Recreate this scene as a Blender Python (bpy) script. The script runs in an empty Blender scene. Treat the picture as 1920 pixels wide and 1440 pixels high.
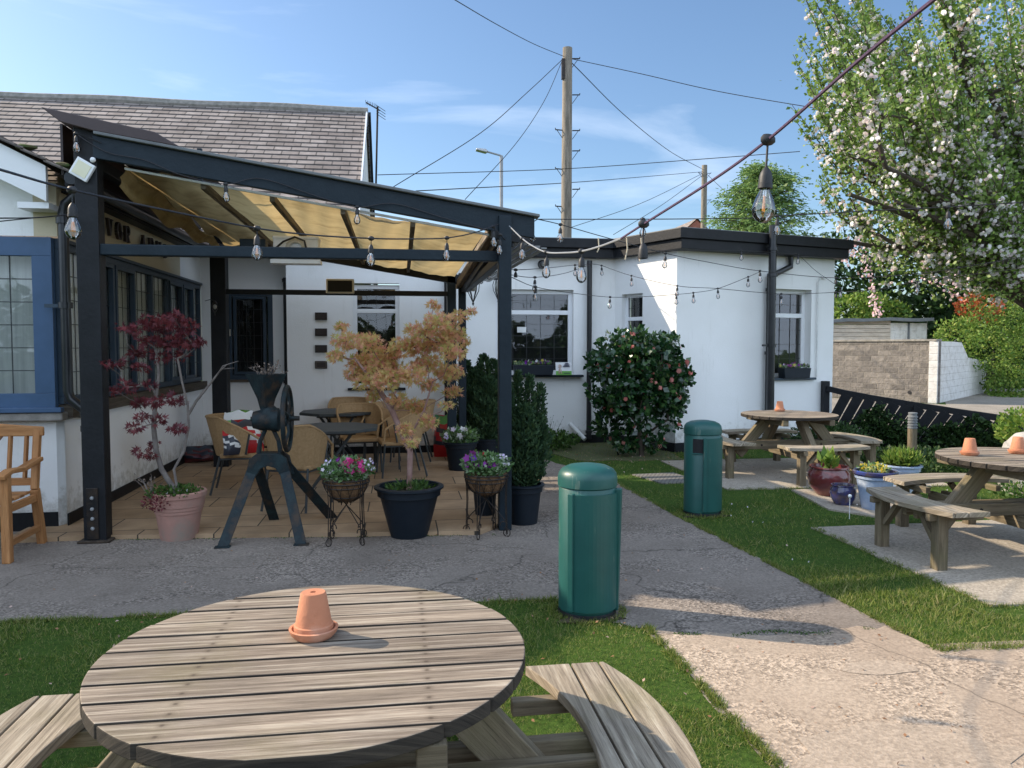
import bpy, math, random
import numpy as np
from mathutils import Vector, Matrix
R=math.radians; PI=math.pi
S=bpy.context.scene
# ---------------------------------------------------------------- camera, world, sun
FPX=1442.; EYE=1.6; YAW=R(8.3); PITCH=R(2.78)
cd=bpy.data.cameras.new('camera'); cam=bpy.data.objects.new('camera',cd); S.collection.objects.link(cam)
cd.sensor_width=36; cd.lens=FPX/1920*36; cd.clip_end=2000; cd.clip_start=0.05
cam.location=(0,0,EYE); cam.rotation_euler=(R(90)-PITCH,0,-YAW); S.camera=cam
SUN_AZ=R(155); SUN_EL=R(33)
sd=Vector((math.cos(SUN_AZ)*math.cos(SUN_EL),math.sin(SUN_AZ)*math.cos(SUN_EL),math.sin(SUN_EL)))
W=bpy.data.worlds.new('World'); S.world=W; W.use_nodes=True
nt=W.node_tree; nt.nodes.clear()
def wn(t,**k):
    n=nt.nodes.new(t)
    for a,b in k.items(): setattr(n,a,b)
    return n
wo=wn('ShaderNodeOutputWorld'); bg=wn('ShaderNodeBackground'); sky=wn('ShaderNodeTexSky')
sky.sky_type='NISHITA'; sky.sun_disc=False; sky.sun_elevation=SUN_EL; sky.sun_rotation=math.atan2(sd.x,sd.y)%(2*PI)
sky.air_density=1.0; sky.dust_density=1.1; sky.ozone_density=3.0
tc=wn('ShaderNodeTexCoord'); mp=wn('ShaderNodeMapping'); mp.inputs['Scale'].default_value=(1.2,2.2,7.0); mp.inputs['Rotation'].default_value=(0.15,0.1,0.5)
n1=wn('ShaderNodeTexNoise'); n1.inputs['Scale'].default_value=1.6; n1.inputs['Detail'].default_value=8; n1.inputs['Roughness'].default_value=.55; n1.inputs['Distortion'].default_value=.5
cr=wn('ShaderNodeValToRGB'); cr.color_ramp.elements[0].position=.49; cr.color_ramp.elements[1].position=.85
cr.color_ramp.elements[1].color=(.5,.5,.5,1)
mx=wn('ShaderNodeMixRGB'); mx.inputs['Color2'].default_value=(8.2,8.8,9.8,1)
nt.links.new(tc.outputs['Generated'],mp.inputs['Vector']); nt.links.new(mp.outputs[0],n1.inputs['Vector'])
nt.links.new(n1.outputs['Fac'],cr.inputs['Fac']); nt.links.new(cr.outputs['Color'],mx.inputs['Fac'])
tint=wn('ShaderNodeMixRGB'); tint.blend_type='MULTIPLY'; tint.inputs['Fac'].default_value=1; tint.inputs['Color2'].default_value=(.93,1.0,1.03,1)
# bright cloud added in the unseen sky behind the camera to fill shaded walls
sx=wn('ShaderNodeSeparateXYZ'); mr=wn('ShaderNodeMapRange'); mr.inputs['From Min'].default_value=.25; mr.inputs['From Max'].default_value=-.45; mr.inputs['To Max'].default_value=1.
n2=wn('ShaderNodeTexNoise'); n2.inputs['Scale'].default_value=2.2; n2.inputs['Detail'].default_value=7
c2=wn('ShaderNodeValToRGB'); c2.color_ramp.elements[0].position=.34; c2.color_ramp.elements[1].position=.52
mu=wn('ShaderNodeMath'); mu.operation='MULTIPLY'; m2=wn('ShaderNodeMixRGB'); m2.inputs['Color2'].default_value=(7.6,9.2,11.6,1)
nt.links.new(tc.outputs['Generated'],sx.inputs[0]); nt.links.new(sx.outputs['Y'],mr.inputs['Value']); nt.links.new(tc.outputs['Generated'],n2.inputs['Vector']); nt.links.new(n2.outputs['Fac'],c2.inputs['Fac'])
nt.links.new(mr.outputs[0],mu.inputs[0]); nt.links.new(c2.outputs['Color'],mu.inputs[1]); nt.links.new(mu.outputs[0],m2.inputs['Fac'])
nt.links.new(sky.outputs['Color'],tint.inputs['Color1']); nt.links.new(tint.outputs[0],mx.inputs['Color1']); nt.links.new(mx.outputs[0],m2.inputs['Color1']); nt.links.new(m2.outputs[0],bg.inputs['Color']); nt.links.new(bg.outputs[0],wo.inputs['Surface'])
bg.inputs['Strength'].default_value=.115
ld=bpy.data.lights.new('sun','SUN'); ld.energy=4.6; ld.angle=R(.55); ld.color=(1,.845,.65)
lo=bpy.data.objects.new('sun',ld); S.collection.objects.link(lo); lo.rotation_euler=sd.to_track_quat('Z','Y').to_euler(); lo.location=(-20,10,15)
S.view_settings.view_transform='Standard'; S.view_settings.look='None'; S.view_settings.gamma=1; S.view_settings.exposure=.71
S.render.engine='CYCLES'; S.cycles.transparent_max_bounces=16; S.cycles.max_bounces=6
rnd=random.Random(7); NR=np.random.default_rng(7)
# ---------------------------------------------------------------- survey: photo point -> point on a real plane of the place
def _ray(px,py):
    x=(px-960)/FPX; y=-(py-720)/FPX
    f=math.cos(PITCH)+y*math.sin(PITCH); u=-math.sin(PITCH)+y*math.cos(PITCH)
    return Vector((x*math.cos(YAW)+f*math.sin(YAW),-x*math.sin(YAW)+f*math.cos(YAW),u))
def G(px,py,z=0): r=_ray(px,py); t=(z-EYE)/r.z; return Vector((r.x*t,r.y*t,z))
def AY(px,py,Y): r=_ray(px,py); t=Y/r.y; return Vector((r.x*t,Y,EYE+r.z*t))
def AX(px,py,X): r=_ray(px,py); t=X/r.x; return Vector((X,r.y*t,EYE+r.z*t))
# ---------------------------------------------------------------- materials
def col(c): return (c[0],c[1],c[2],1)
class NT:
    def __init__(s,name):
        s.m=bpy.data.materials.new(name); s.m.use_nodes=True; s.t=s.m.node_tree; s.n=s.t.nodes; s.b=s.n['Principled BSDF']; s.out=s.n['Material Output']
    def new(s,t,ins={},**k):
        n=s.n.new(t)
        for a,b in k.items(): setattr(n,a,b)
        for a,b in ins.items():
            if hasattr(b,'is_output') or isinstance(b,bpy.types.NodeSocket): s.t.links.new(b,n.inputs[a])
            else: n.inputs[a].default_value=b
        return n
    def link(s,a,b): s.t.links.new(a,b)
    def coord(s,kind='Object',scale=(1,1,1)):
        c=s.new('ShaderNodeTexCoord'); m=s.new('ShaderNodeMapping',{'Vector':c.outputs[kind],'Scale':scale}); return m.outputs[0]
    def noise(s,vec,scale,detail=6,rough=.6,dist=0): return s.new('ShaderNodeTexNoise',{'Vector':vec,'Scale':scale,'Detail':detail,'Roughness':rough,'Distortion':dist}).outputs['Fac']
    def ramp(s,fac,stops):
        r=s.new('ShaderNodeValToRGB',{'Fac':fac}); e=r.color_ramp.elements
        while len(e)<len(stops): e.new(.5)
        for i,(p,c) in enumerate(stops): e[i].position=p; e[i].color=col(c) if not isinstance(c,(int,float)) else (c,c,c,1)
        return r.outputs['Color']
    def mix(s,f,a,b,mode='MIX'): return s.new('ShaderNodeMixRGB',{'Fac':f,'Color1':a if isinstance(a,bpy.types.NodeSocket) else col(a),'Color2':b if isinstance(b,bpy.types.NodeSocket) else col(b)},blend_type=mode).outputs[0]
    def bump(s,h,strength=.3,dist=.01): 
        n=s.new('ShaderNodeBump',{'Height':h,'Strength':strength,'Distance':dist}); s.link(n.outputs[0],s.b.inputs['Normal']); return n
M={}
def mat(name,c1,c2=None,scale=4,rough=.6,bump=0,bscale=60,metal=0,c3=None,coat=0,lo=.35,hi=.65,stretch=(1,1,1),kind='Object',spec=.5,bd=.01):
    t=NT(name); b=t.b; b.inputs['Roughness'].default_value=rough; b.inputs['Metallic'].default_value=metal; b.inputs['Specular IOR Level'].default_value=spec
    b.inputs['Coat Weight'].default_value=coat
    if c2 is None: c2=tuple(x*.82 for x in c1)
    v=t.coord(kind,stretch); st=[(lo,c1),(hi,c2)]
    if c3: st=[(lo,c1),((lo+hi)/2,c2),(hi,c3)]
    t.link(t.ramp(t.noise(v,scale),st),b.inputs['Base Color'])
    if bump: t.bump(t.noise(v,bscale,4),bump,bd)
    M[name]=t.m; return t.m
def leafmat(name,cols,rough=.5,trans=.35,spec=.4):
    t=NT(name); a=t.new('ShaderNodeAttribute',attribute_name='rnd'); n=len(cols)
    c=t.ramp(a.outputs['Fac'],[(i/(n-1),k) for i,k in enumerate(cols)])
    t.link(c,t.b.inputs['Base Color']); t.b.inputs['Roughness'].default_value=rough; t.b.inputs['Specular IOR Level'].default_value=spec
    tr=t.new('ShaderNodeBsdfTranslucent',{'Color':c}); ms=t.new('ShaderNodeMixShader',{'Fac':trans}); t.link(t.b.outputs[0],ms.inputs[1]); t.link(tr.outputs[0],ms.inputs[2]); t.link(ms.outputs[0],t.out.inputs['Surface'])
    M[name]=t.m; return t.m
def woodmat(name,a,b,c,rough=.8,gs=1.0,green=None,screws=False):
    t=NT(name); v=t.coord('UV',(1.2,22*gs,1)); v2=t.coord('UV',(3.0,70*gs,1)); v3=t.coord('UV',(1.6,5,1))
    g1=t.noise(v,1.6,7,.65,.6); g2=t.noise(v2,2.6,6,.75,.5); g3=t.noise(v3,1.3,4,.6,.4); g4=t.noise(t.coord('UV',(.02,.45,1)),1.,1,.5)
    cc=t.ramp(g1,[(.3,a),(.5,b),(.68,c)]); fine=t.ramp(g2,[(.33,.28),(.46,.85),(.6,1.),(.75,1.15)]); cc=t.mix(.75,cc,fine,'MULTIPLY')
    bl=t.ramp(g3,[(.35,(.72,.73,.72)),(.65,(1.12,1.1,1.05))]); cc=t.mix(.6,cc,bl,'MULTIPLY'); cc=t.mix(.7,cc,t.ramp(g4,[(.35,(.68,.66,.64)),(.65,(1.18,1.16,1.12))]),'MULTIPLY')
    if green: cc=t.mix(t.ramp(t.noise(t.coord('Object'),2.2,5),[(.5,0.),(.72,.5)]),cc,green)
    vk=t.new('ShaderNodeTexVoronoi',{'Vector':t.coord('UV',(1.1,5.5,1)),'Scale':1.7,'Randomness':1.}); kn=t.ramp(vk.outputs['Distance'],[(.02,.35),(.07,1.)])
    cc=t.mix(.7,cc,kn,'MULTIPLY')
    if screws:   # two screw heads per plank over each batten
        sx=t.new('ShaderNodeSeparateXYZ',{'Vector':t.coord('Object')}); mt=lambda op,a,b=0.:t.new('ShaderNodeMath',{0:a,1:b},operation=op).outputs[0]; bw=1.17/11
        dx=mt('SUBTRACT',mt('ABSOLUTE',sx.outputs[0]),.30); fy=mt('SUBTRACT',mt('MODULO',mt('ADD',sx.outputs[1],.585+bw*20),bw),bw/2); dy=mt('SUBTRACT',mt('ABSOLUTE',fy),.026)
        dd=mt('SQRT',mt('ADD',mt('MULTIPLY',dx,dx),mt('MULTIPLY',dy,dy))); cc=t.mix(t.ramp(dd,[(.0030,.9),(.0052,0.)]),cc,(.03,.02,.015)); cc=t.mix(t.ramp(dd,[(.004,.5),(.018,0.)]),cc,(.10,.075,.055))
    t.link(cc,t.b.inputs['Base Color']); t.b.inputs['Roughness'].default_value=rough; t.b.inputs['Specular IOR Level'].default_value=.25
    t.bump(g2,.55,.004); M[name]=t.m; return t.m
t=NT('white_render'); v=t.coord('Object'); c=t.ramp(t.noise(v,1.1,7,.6),[(.3,(.86,.86,.85)),(.6,(.82,.82,.80)),(.85,(.74,.73,.69))])
st_=t.noise(t.coord('Object',(1,1,.12)),9,6,.65); c=t.mix(t.ramp(st_,[(.60,0.),(.80,.35)]),c,(.50,.49,.44))
sz=t.new('ShaderNodeSeparateXYZ',{'Vector':t.new('ShaderNodeNewGeometry').outputs['Position']}); sp=t.new('ShaderNodeMath',{0:t.noise(v,11,7,.7),1:t.new('ShaderNodeMath',{0:sz.outputs[2],1:.9},operation='MULTIPLY').outputs[0]},operation='SUBTRACT').outputs[0]
c=t.mix(t.ramp(sp,[(.20,0.),(.42,.55)]),c,(.33,.30,.24)); t.link(c,t.b.inputs['Base Color']); t.b.inputs['Roughness'].default_value=.88; t.bump(t.noise(v,42,6,.7),.35,.008); M['white_render']=t.m
mat('cream_render',(.62,.54,.38),(.58,.50,.35),1.3,.85,.25,55)
mat('black_paint',(.006,.007,.009),(.011,.012,.015),6,.5,.25,30,spec=.3)
mat('teal_paint',(.004,.012,.020),(.008,.018,.027),5,.5,.3,24,spec=.3)
mat('blue_frame',(.045,.095,.185),(.035,.078,.15),5,.45)
mat('slate_frame',(.030,.052,.078),(.022,.040,.062),5,.4)
mat('white_upvc',(.80,.81,.82),(.76,.77,.78),3,.35)
mat('stone_sill',(.16,.15,.13),(.28,.26,.23),9,.9,.6,40)
mat('black_pipe',(.010,.011,.013),(.018,.019,.021),5,.28,.1,20)
mat('white_pipe',(.72,.72,.70),(.6,.6,.58),6,.5)
mat('dark_metal',(.018,.018,.02),(.05,.035,.025),14,.5,.4,60,metal=.6)
mat('mill_paint',(.014,.030,.034),(.007,.015,.019),7,.6,.4,40,c3=(.045,.030,.02),spec=.3)
mat('galv',(.45,.46,.47),(.36,.37,.38),8,.45,metal=.7)
mat('terracotta',(.40,.155,.08),(.50,.20,.105),5,.85,.3,50,c3=(.60,.36,.26),lo=.3,hi=.75)
mat('pink_terracotta',(.40,.21,.165),(.34,.19,.15),3.5,.85,.3,50,c3=(.26,.20,.16))
mat('black_pot',(.005,.010,.017),(.009,.014,.021),5,.5,.1,30,spec=.3)
mat('soil',(.030,.020,.013),(.06,.042,.028),25,.95,.8,60)
mat('coir',(.22,.12,.055),(.11,.06,.028),22,.95,1.,70)
mat('maroon_glaze',(.16,.035,.035),(.10,.02,.025),5,.18,coat=.5)
mat('blue_glaze',(.018,.03,.16),(.06,.045,.06),4,.15,coat=.6,c3=(.02,.05,.25))
mat('pale_glaze',(.34,.42,.56),(.25,.33,.48),5,.22,coat=.5,c3=(.45,.50,.58))
t=NT('bin_green'); v=t.coord('Object'); vs=t.coord('Object',(1,1,.09)); c=t.ramp(t.noise(v,3,6),[(.35,(.008,.070,.062)),(.65,(.012,.088,.076))])
c=t.mix(t.ramp(t.noise(vs,34,3,.6),[(.66,0.),(.76,.55)]),c,(.30,.33,.26)); c=t.mix(t.ramp(t.noise(v,16,7,.75),[(.58,0.),(.8,.22)]),c,(.10,.20,.16))
t.link(c,t.b.inputs['Base Color']); t.b.inputs['Roughness'].default_value=.42; t.bump(t.noise(v,9,4),.15,.01); M['bin_green']=t.m
mat('bark_grey',(.20,.17,.15),(.12,.10,.09),14,.9,.6,50)
mat('bark_maple',(.22,.11,.09),(.30,.20,.17),12,.8,.4,50)
mat('bark_dark',(.10,.075,.055),(.055,.042,.033),9,.9,.8,30)
mat('pole_wood',(.27,.23,.18),(.20,.17,.135),3,.85,.5,20,stretch=(6,6,.7),c3=(.14,.12,.09))
mat('cable',(.012,.011,.014),(.02,.018,.022),9,.5)
mat('rope',(.085,.045,.10),(.06,.035,.08),90,.8,.4,200)
mat('string',(.55,.48,.36),(.45,.39,.3),30,.9)
mat('socket',(.012,.012,.014),(.018,.018,.02),9,.55)
mat('filament',(.95,.42,.08),(.9,.35,.06),9,.5)
mat('rattan',(.42,.27,.13),(.34,.21,.095),40,.7,.5,160)
mat('table_dark',(.028,.035,.036),(.045,.05,.05),6,.5,.2,30)
mat('brick_red',(.30,.10,.06),(.22,.08,.05),4,.85)
mat('brown_cover',(.045,.028,.028),(.06,.038,.036),4,.5)
mat('speaker_black',(.01,.01,.012),None,30,.8,.5,300)
mat('pale_plastic',(.55,.52,.45),(.48,.45,.38),5,.5)
mat('led_glass',(.75,.72,.55),(.7,.66,.45),9,.3)
mat('bronze',(.045,.032,.026),(.03,.02,.018),12,.45,.3,30,metal=.3)
mat('boulder',(.42,.40,.37),(.28,.27,.25),4,.9,.6,14,bd=.03)
mat('felt_roof',(.17,.18,.185),(.13,.14,.145),6,.85,.3,30)
mat('bag_red',(.55,.02,.025),(.42,.015,.02),3,.35); mat('bag_green',(.20,.50,.06),(.03,.28,.16),4,.35)
mat('bag_white',(.75,.75,.72),None,4,.35); mat('bag_dark',(.03,.035,.05),None,4,.35)
mat('card_white',(.82,.82,.82),None,4,.4); mat('card_green',(.16,.42,.07),None,4,.4); mat('card_brown',(.35,.14,.06),(.8,.8,.78),9,.5)
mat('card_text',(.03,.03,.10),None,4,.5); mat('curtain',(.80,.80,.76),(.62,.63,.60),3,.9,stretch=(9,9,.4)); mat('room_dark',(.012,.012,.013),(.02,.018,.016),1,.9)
mat('lead',(.03,.032,.035),None,4,.5); mat('petal',(.62,.42,.38),(.45,.22,.14),30,.8)
mat('moss',(.05,.09,.02),(.10,.08,.04),20,.95,.9,60)
mat('lamp_head',(.30,.31,.32),None,5,.4); mat('lantern_glass',(.5,.5,.46),None,5,.2)
woodmat('weathered',(.085,.068,.054),(.20,.162,.125),(.34,.29,.235),green=(.15,.13,.06))
woodmat('table_planks',(.10,.078,.062),(.275,.225,.18),(.50,.44,.365),gs=1.5,green=(.17,.15,.07),screws=True)
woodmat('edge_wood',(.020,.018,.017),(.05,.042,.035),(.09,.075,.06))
woodmat('weathered_pale',(.15,.122,.095),(.33,.28,.22),(.50,.45,.37),gs=1.4,green=(.19,.17,.09))
woodmat('frame_wood',(.10,.08,.055),(.19,.155,.105),(.27,.225,.16),green=(.15,.145,.06))
woodmat('teak',(.34,.15,.055),(.42,.20,.08),(.48,.25,.11),.6)
woodmat('old_sill',(.06,.05,.035),(.11,.09,.07),(.15,.13,.10))
woodmat('shed_wood',(.42,.35,.28),(.60,.52,.44),(.68,.61,.53))
leafmat('lf_apple',[(.08,.15,.02),(.15,.25,.045),(.24,.35,.08),(.30,.38,.14)],.5,.45)
leafmat('lf_blossom',[(.84,.80,.77),(.87,.85,.83),(.80,.66,.66),(.87,.86,.84)],.6,.35)
leafmat('lf_maple',[(.50,.50,.16),(.68,.50,.20),(.76,.46,.24),(.74,.33,.26),(.55,.58,.18)],.55,.55)
leafmat('lf_red',[(.10,.022,.032),(.15,.030,.040),(.21,.042,.045),(.12,.028,.036)],.5,.35)
leafmat('lf_camellia',[(.008,.035,.012),(.015,.055,.018),(.03,.085,.025),(.06,.12,.03)],.22,.12,.7)
leafmat('lf_cypress',[(.018,.045,.022),(.03,.07,.03),(.045,.095,.035),(.06,.10,.03)],.7,.2)
leafmat('lf_hedge',[(.015,.04,.010),(.03,.065,.015),(.05,.10,.02)],.6,.25)
leafmat('lf_bright',[(.07,.15,.015),(.12,.22,.03),(.20,.30,.05),(.26,.30,.06)],.6,.35)
leafmat('lf_dim',[(.03,.075,.015),(.06,.12,.02),(.09,.16,.03)],.6,.3)
leafmat('lf_photinia',[(.35,.05,.02),(.45,.10,.03),(.25,.12,.03)],.5,.35)
leafmat('lf_cedar',[(.10,.18,.05),(.16,.26,.07),(.22,.32,.10)],.7,.25)
leafmat('lf_basket',[(.05,.13,.03),(.10,.20,.06),(.18,.28,.12),(.35,.42,.30)],.5,.3)
leafmat('lf_twig',[(.16,.12,.09),(.26,.20,.16),(.12,.09,.07)],.8,.1)
leafmat('lf_grass',[(.06,.11,.014),(.10,.165,.022),(.16,.215,.035),(.24,.265,.06),(.34,.30,.14)],.6,.4)
leafmat('fl_pink',[(.70,.03,.28),(.80,.10,.40),(.60,.02,.12)],.5,.3)
leafmat('fl_red',[(.75,.03,.02),(.6,.02,.05)],.5,.3)
leafmat('fl_coral',[(.62,.16,.14),(.70,.30,.26),(.45,.10,.08)],.5,.3)
leafmat('fl_purple',[(.12,.02,.30),(.30,.05,.35),(.22,.02,.12)],.5,.3)
leafmat('fl_white',[(.85,.85,.85),(.80,.70,.82),(.6,.5,.8)],.5,.3)
leafmat('fl_yellow',[(.80,.60,.03),(.85,.75,.2),(.7,.5,.02)],.5,.3)
leafmat('fl_clematis',[(.75,.50,.52),(.82,.68,.68),(.6,.35,.38)],.5,.3)
leafmat('litter',[(.20,.09,.04),(.30,.16,.08),(.55,.40,.34)],.8,.1)
def glassmat(name,tint,fac,rough=.02):
    t=NT(name); t.n.remove(t.b)
    tr=t.new('ShaderNodeBsdfTransparent',{'Color':col(tint)}); bp=t.new('ShaderNodeBump',{'Height':t.noise(t.coord('Object'),2.6,2),'Strength':.10 if name=='pane_glass' else 0.,'Distance':.02})
    gl=t.new('ShaderNodeBsdfGlossy',{'Color':(1,1,1,1),'Roughness':rough,'Normal':bp.outputs[0]})
    fr=t.new('ShaderNodeFresnel',{'IOR':1.5}); ad=t.new('ShaderNodeMath',{0:fr.outputs[0],1:fac},operation='ADD')
    ms=t.new('ShaderNodeMixShader',{'Fac':ad.outputs[0]}); t.link(tr.outputs[0],ms.inputs[1]); t.link(gl.outputs[0],ms.inputs[2]); t.link(ms.outputs[0],t.out.inputs['Surface']); M[name]=t.m
glassmat('pane_glass',(.90,.93,.93),.05); glassmat('bulb_glass',(.86,.87,.88),.10)
# canvas
t=NT('canvas'); v=t.coord('Object',(1,1.6,1)); n=t.noise(v,2.2,7,.65,.5); c=t.ramp(n,[(.3,(.36,.255,.11)),(.5,(.52,.385,.18)),(.7,(.60,.455,.22))])
tr=t.new('ShaderNodeBsdfTranslucent',{'Color':c}); t.link(c,t.b.inputs['Base Color']); t.b.inputs['Roughness'].default_value=.9; ms=t.new('ShaderNodeMixShader',{'Fac':.50}); t.link(t.b.outputs[0],ms.inputs[1]); t.link(tr.outputs[0],ms.inputs[2]); t.link(ms.outputs[0],t.out.inputs['Surface']); M['canvas']=t.m
# roof tiles
t=NT('roof_tiles'); v=t.coord('UV'); br=t.new('ShaderNodeTexBrick',{'Vector':v,'Scale':1,'Mortar Size':.012,'Brick Width':.30,'Row Height':.17,'Color1':(.19,.16,.145,1),'Color2':(.31,.272,.25,1),'Mortar':(.085,.074,.068,1),'Bias':0.})
n=t.noise(t.coord('Object'),3,7); n2=t.noise(t.coord('Object'),16,4)
c=t.mix(.6,br.outputs['Color'],t.ramp(n,[(.35,(.60,.58,.56)),(.65,(1.15,1.12,1.1))]),'MULTIPLY'); c=t.mix(.5,c,t.ramp(n2,[(.4,(.75,.72,.7)),(.7,(1.2,1.2,1.2))]),'MULTIPLY')
t.link(c,t.b.inputs['Base Color']); t.b.inputs['Roughness'].default_value=.85; t.bump(br.outputs['Fac'],-.9,.02); M['roof_tiles']=t.m
# block wall
t=NT('block_wall'); v=t.coord('UV'); br=t.new('ShaderNodeTexBrick',{'Vector':v,'Scale':1,'Mortar Size':.012,'Mortar Smooth':.6,'Brick Width':.42,'Row Height':.165,'Color1':(.115,.106,.098,1),'Color2':(.22,.20,.18,1),'Mortar':(.27,.25,.22,1)})
n=t.noise(t.coord('Object'),7,8,.7); c=t.mix(.7,br.outputs['Color'],t.ramp(n,[(.3,(.55,.55,.55)),(.7,(1.35,1.3,1.25))]),'MULTIPLY'); t.link(c,t.b.inputs['Base Color']); t.b.inputs['Roughness'].default_value=.9
m1=t.new('ShaderNodeMath',{0:n,1:br.outputs['Fac']},operation='SUBTRACT'); t.bump(m1.outputs[0],1.,.06); M['block_wall']=t.m
t=NT('white_block'); v=t.coord('UV'); br=t.new('ShaderNodeTexBrick',{'Vector':v,'Scale':1,'Mortar Size':.012,'Mortar Smooth':.6,'Brick Width':.46,'Row Height':.20})
n=t.noise(t.coord('Object'),5,8,.7); c=t.ramp(n,[(.3,(.48,.45,.40)),(.5,(.66,.64,.60)),(.7,(.72,.70,.67))]); t.link(c,t.b.inputs['Base Color']); t.b.inputs['Roughness'].default_value=.9
m1=t.new('ShaderNodeMath',{0:n,1:br.outputs['Fac']},operation='SUBTRACT'); t.bump(m1.outputs[0],.6,.03); M['white_block']=t.m
# concrete / gravel
def concrete(name,a,b,agg,amt=.8,crack=True,smooth=.25):
    t=NT(name); v=t.coord('Object'); big=t.noise(v,.9,8,.65,.4); vo=t.new('ShaderNodeTexVoronoi',{'Vector':v,'Scale':75.,'Randomness':1.}); vc=t.new('ShaderNodeSeparateColor',{'Color':vo.outputs['Color']})
    fine=t.noise(v,55,5,.7); base=t.ramp(big,[(.32,a),(.68,b)]); st=t.ramp(vc.outputs[0],[(0.,.45),(.45,.9),(.9,1.45)]); ex=t.ramp(t.noise(v,1.7,5,.6,.6),[(.44,smooth),(.56,amt)])
    c=t.mix(ex,base,t.mix(1.,base,st,'MULTIPLY')); c=t.mix(.6,c,t.ramp(fine,[(.3,.55),(.6,1.15)]),'MULTIPLY')
    sp=t.ramp(t.noise(v,6,6,.7),[(.28,.62),(.42,1.)]); c=t.mix(.7,c,sp,'MULTIPLY')
    hgt=t.new('ShaderNodeMath',{0:vo.outputs['Distance'],1:ex},operation='MULTIPLY').outputs[0]
    if crack:
        wv=t.new('ShaderNodeMixRGB',{'Fac':.22,'Color1':v,'Color2':t.new('ShaderNodeTexNoise',{'Vector':v,'Scale':2.5,'Detail':5}).outputs['Color']}).outputs[0]
        vk=t.new('ShaderNodeTexVoronoi',{'Vector':wv,'Scale':.8},feature='DISTANCE_TO_EDGE'); ck=t.ramp(vk.outputs['Distance'],[(.0015,.45),(.0045,1.)])
        msk=t.ramp(t.noise(v,1.3,3),[(.38,1.),(.45,0.)]); ck=t.mix(msk,ck,(1,1,1)); c=t.mix(1.,c,ck,'MULTIPLY')
    t.link(c,t.b.inputs['Base Color']); t.b.inputs['Roughness'].default_value=.92; t.b.inputs['Specular IOR Level'].default_value=.2
    ad=t.new('ShaderNodeMath',{0:hgt,1:fine},operation='ADD').outputs[0]; t.bump(ad,.6,.006); M[name]=t.m
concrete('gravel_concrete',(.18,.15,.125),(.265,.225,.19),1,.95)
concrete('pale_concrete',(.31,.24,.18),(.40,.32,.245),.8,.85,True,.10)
concrete('patch_concrete',(.34,.27,.205),(.39,.315,.245),.8,.25,False)
concrete('slab_concrete',(.30,.26,.21),(.38,.335,.275),1,.45,False)
concrete('road_tar',(.22,.20,.17),(.31,.275,.235),1,.6,False)
t=NT('patio_flags'); v=t.coord('Object'); br=t.new('ShaderNodeTexBrick',{'Vector':v,'Scale':1,'Mortar Size':.007,'Mortar Smooth':.3,'Brick Width':.62,'Row Height':.46,'Color1':(.34,.225,.13,1),'Color2':(.42,.29,.18,1),'Mortar':(.045,.035,.025,1)})
n=t.noise(v,2.2,8,.7,.3); c=t.mix(.8,br.outputs['Color'],t.ramp(n,[(.3,(.6,.58,.55)),(.65,(1.2,1.2,1.15))]),'MULTIPLY'); t.link(c,t.b.inputs['Base Color']); t.b.inputs['Roughness'].default_value=.85; t.bump(br.outputs['Fac'],-.6,.01); M['patio_flags']=t.m
t=NT('lawn_soil'); v=t.coord('Object'); n=t.noise(v,30,6,.7); n2=t.noise(v,1.4,5); c=t.mix(.5,t.ramp(n,[(.3,(.025,.05,.010)),(.6,(.06,.11,.02))]),t.ramp(n2,[(.35,(.6,.65,.5)),(.65,(1.2,1.2,1.1))]),'MULTIPLY'); t.link(c,t.b.inputs['Base Color']); t.b.inputs['Roughness'].default_value=.95; t.b.inputs['Specular IOR Level'].default_value=.1; t.bump(n,.8,.02); M['lawn_soil']=t.m
t=NT('grid_cover'); v=t.coord('Object'); ck=t.new('ShaderNodeTexBrick',{'Vector':v,'Scale':1,'Mortar Size':.006,'Brick Width':.05,'Row Height':.05,'Offset':0.} if False else {'Vector':v,'Scale':1,'Mortar Size':.006,'Brick Width':.05,'Row Height':.05,'Color1':(.17,.16,.15,1),'Color2':(.2,.19,.17,1),'Mortar':(.05,.05,.045,1)}); t.link(ck.outputs['Color'],t.b.inputs['Base Color']); t.b.inputs['Roughness'].default_value=.8; t.bump(ck.outputs['Fac'],-.6,.01); M['grid_cover']=t.m
# ---------------------------------------------------------------- objects
ORG={}
def tagit(o,label=None,cat=None,group=None,kind=None):
    if label: o['label']=label
    if cat: o['category']=cat
    if group: o['group']=group
    if kind: o['kind']=kind
    return o
def thing(name,label,cat,loc=(0,0,0),group=None):
    o=bpy.data.objects.new(name,None); S.collection.objects.link(o); o.location=loc; ORG[o.name]=Vector(loc); o.empty_display_size=.1
    return tagit(o,label,cat,group)
def copy_tree(o,parent=None):
    c=o.copy(); S.collection.objects.link(c)
    if parent is not None: c.parent=parent
    for ch in list(KIDS.get(o.name,[])):
        k=copy_tree(bpy.data.objects[ch],c)
    KIDS[c.name]=[] if c.name not in KIDS else KIDS[c.name]
    if parent is not None: KIDS.setdefault(parent.name,[]).append(c.name)
    ORG[c.name]=ORG.get(o.name,Vector()); return c
KIDS={}
def place(c,loc,rz=0,label=None,sc=None):
    c.location=loc; c.rotation_euler=(0,0,rz)
    if sc: c.scale=(sc,sc,sc)
    if label: c['label']=label
    return c
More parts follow.
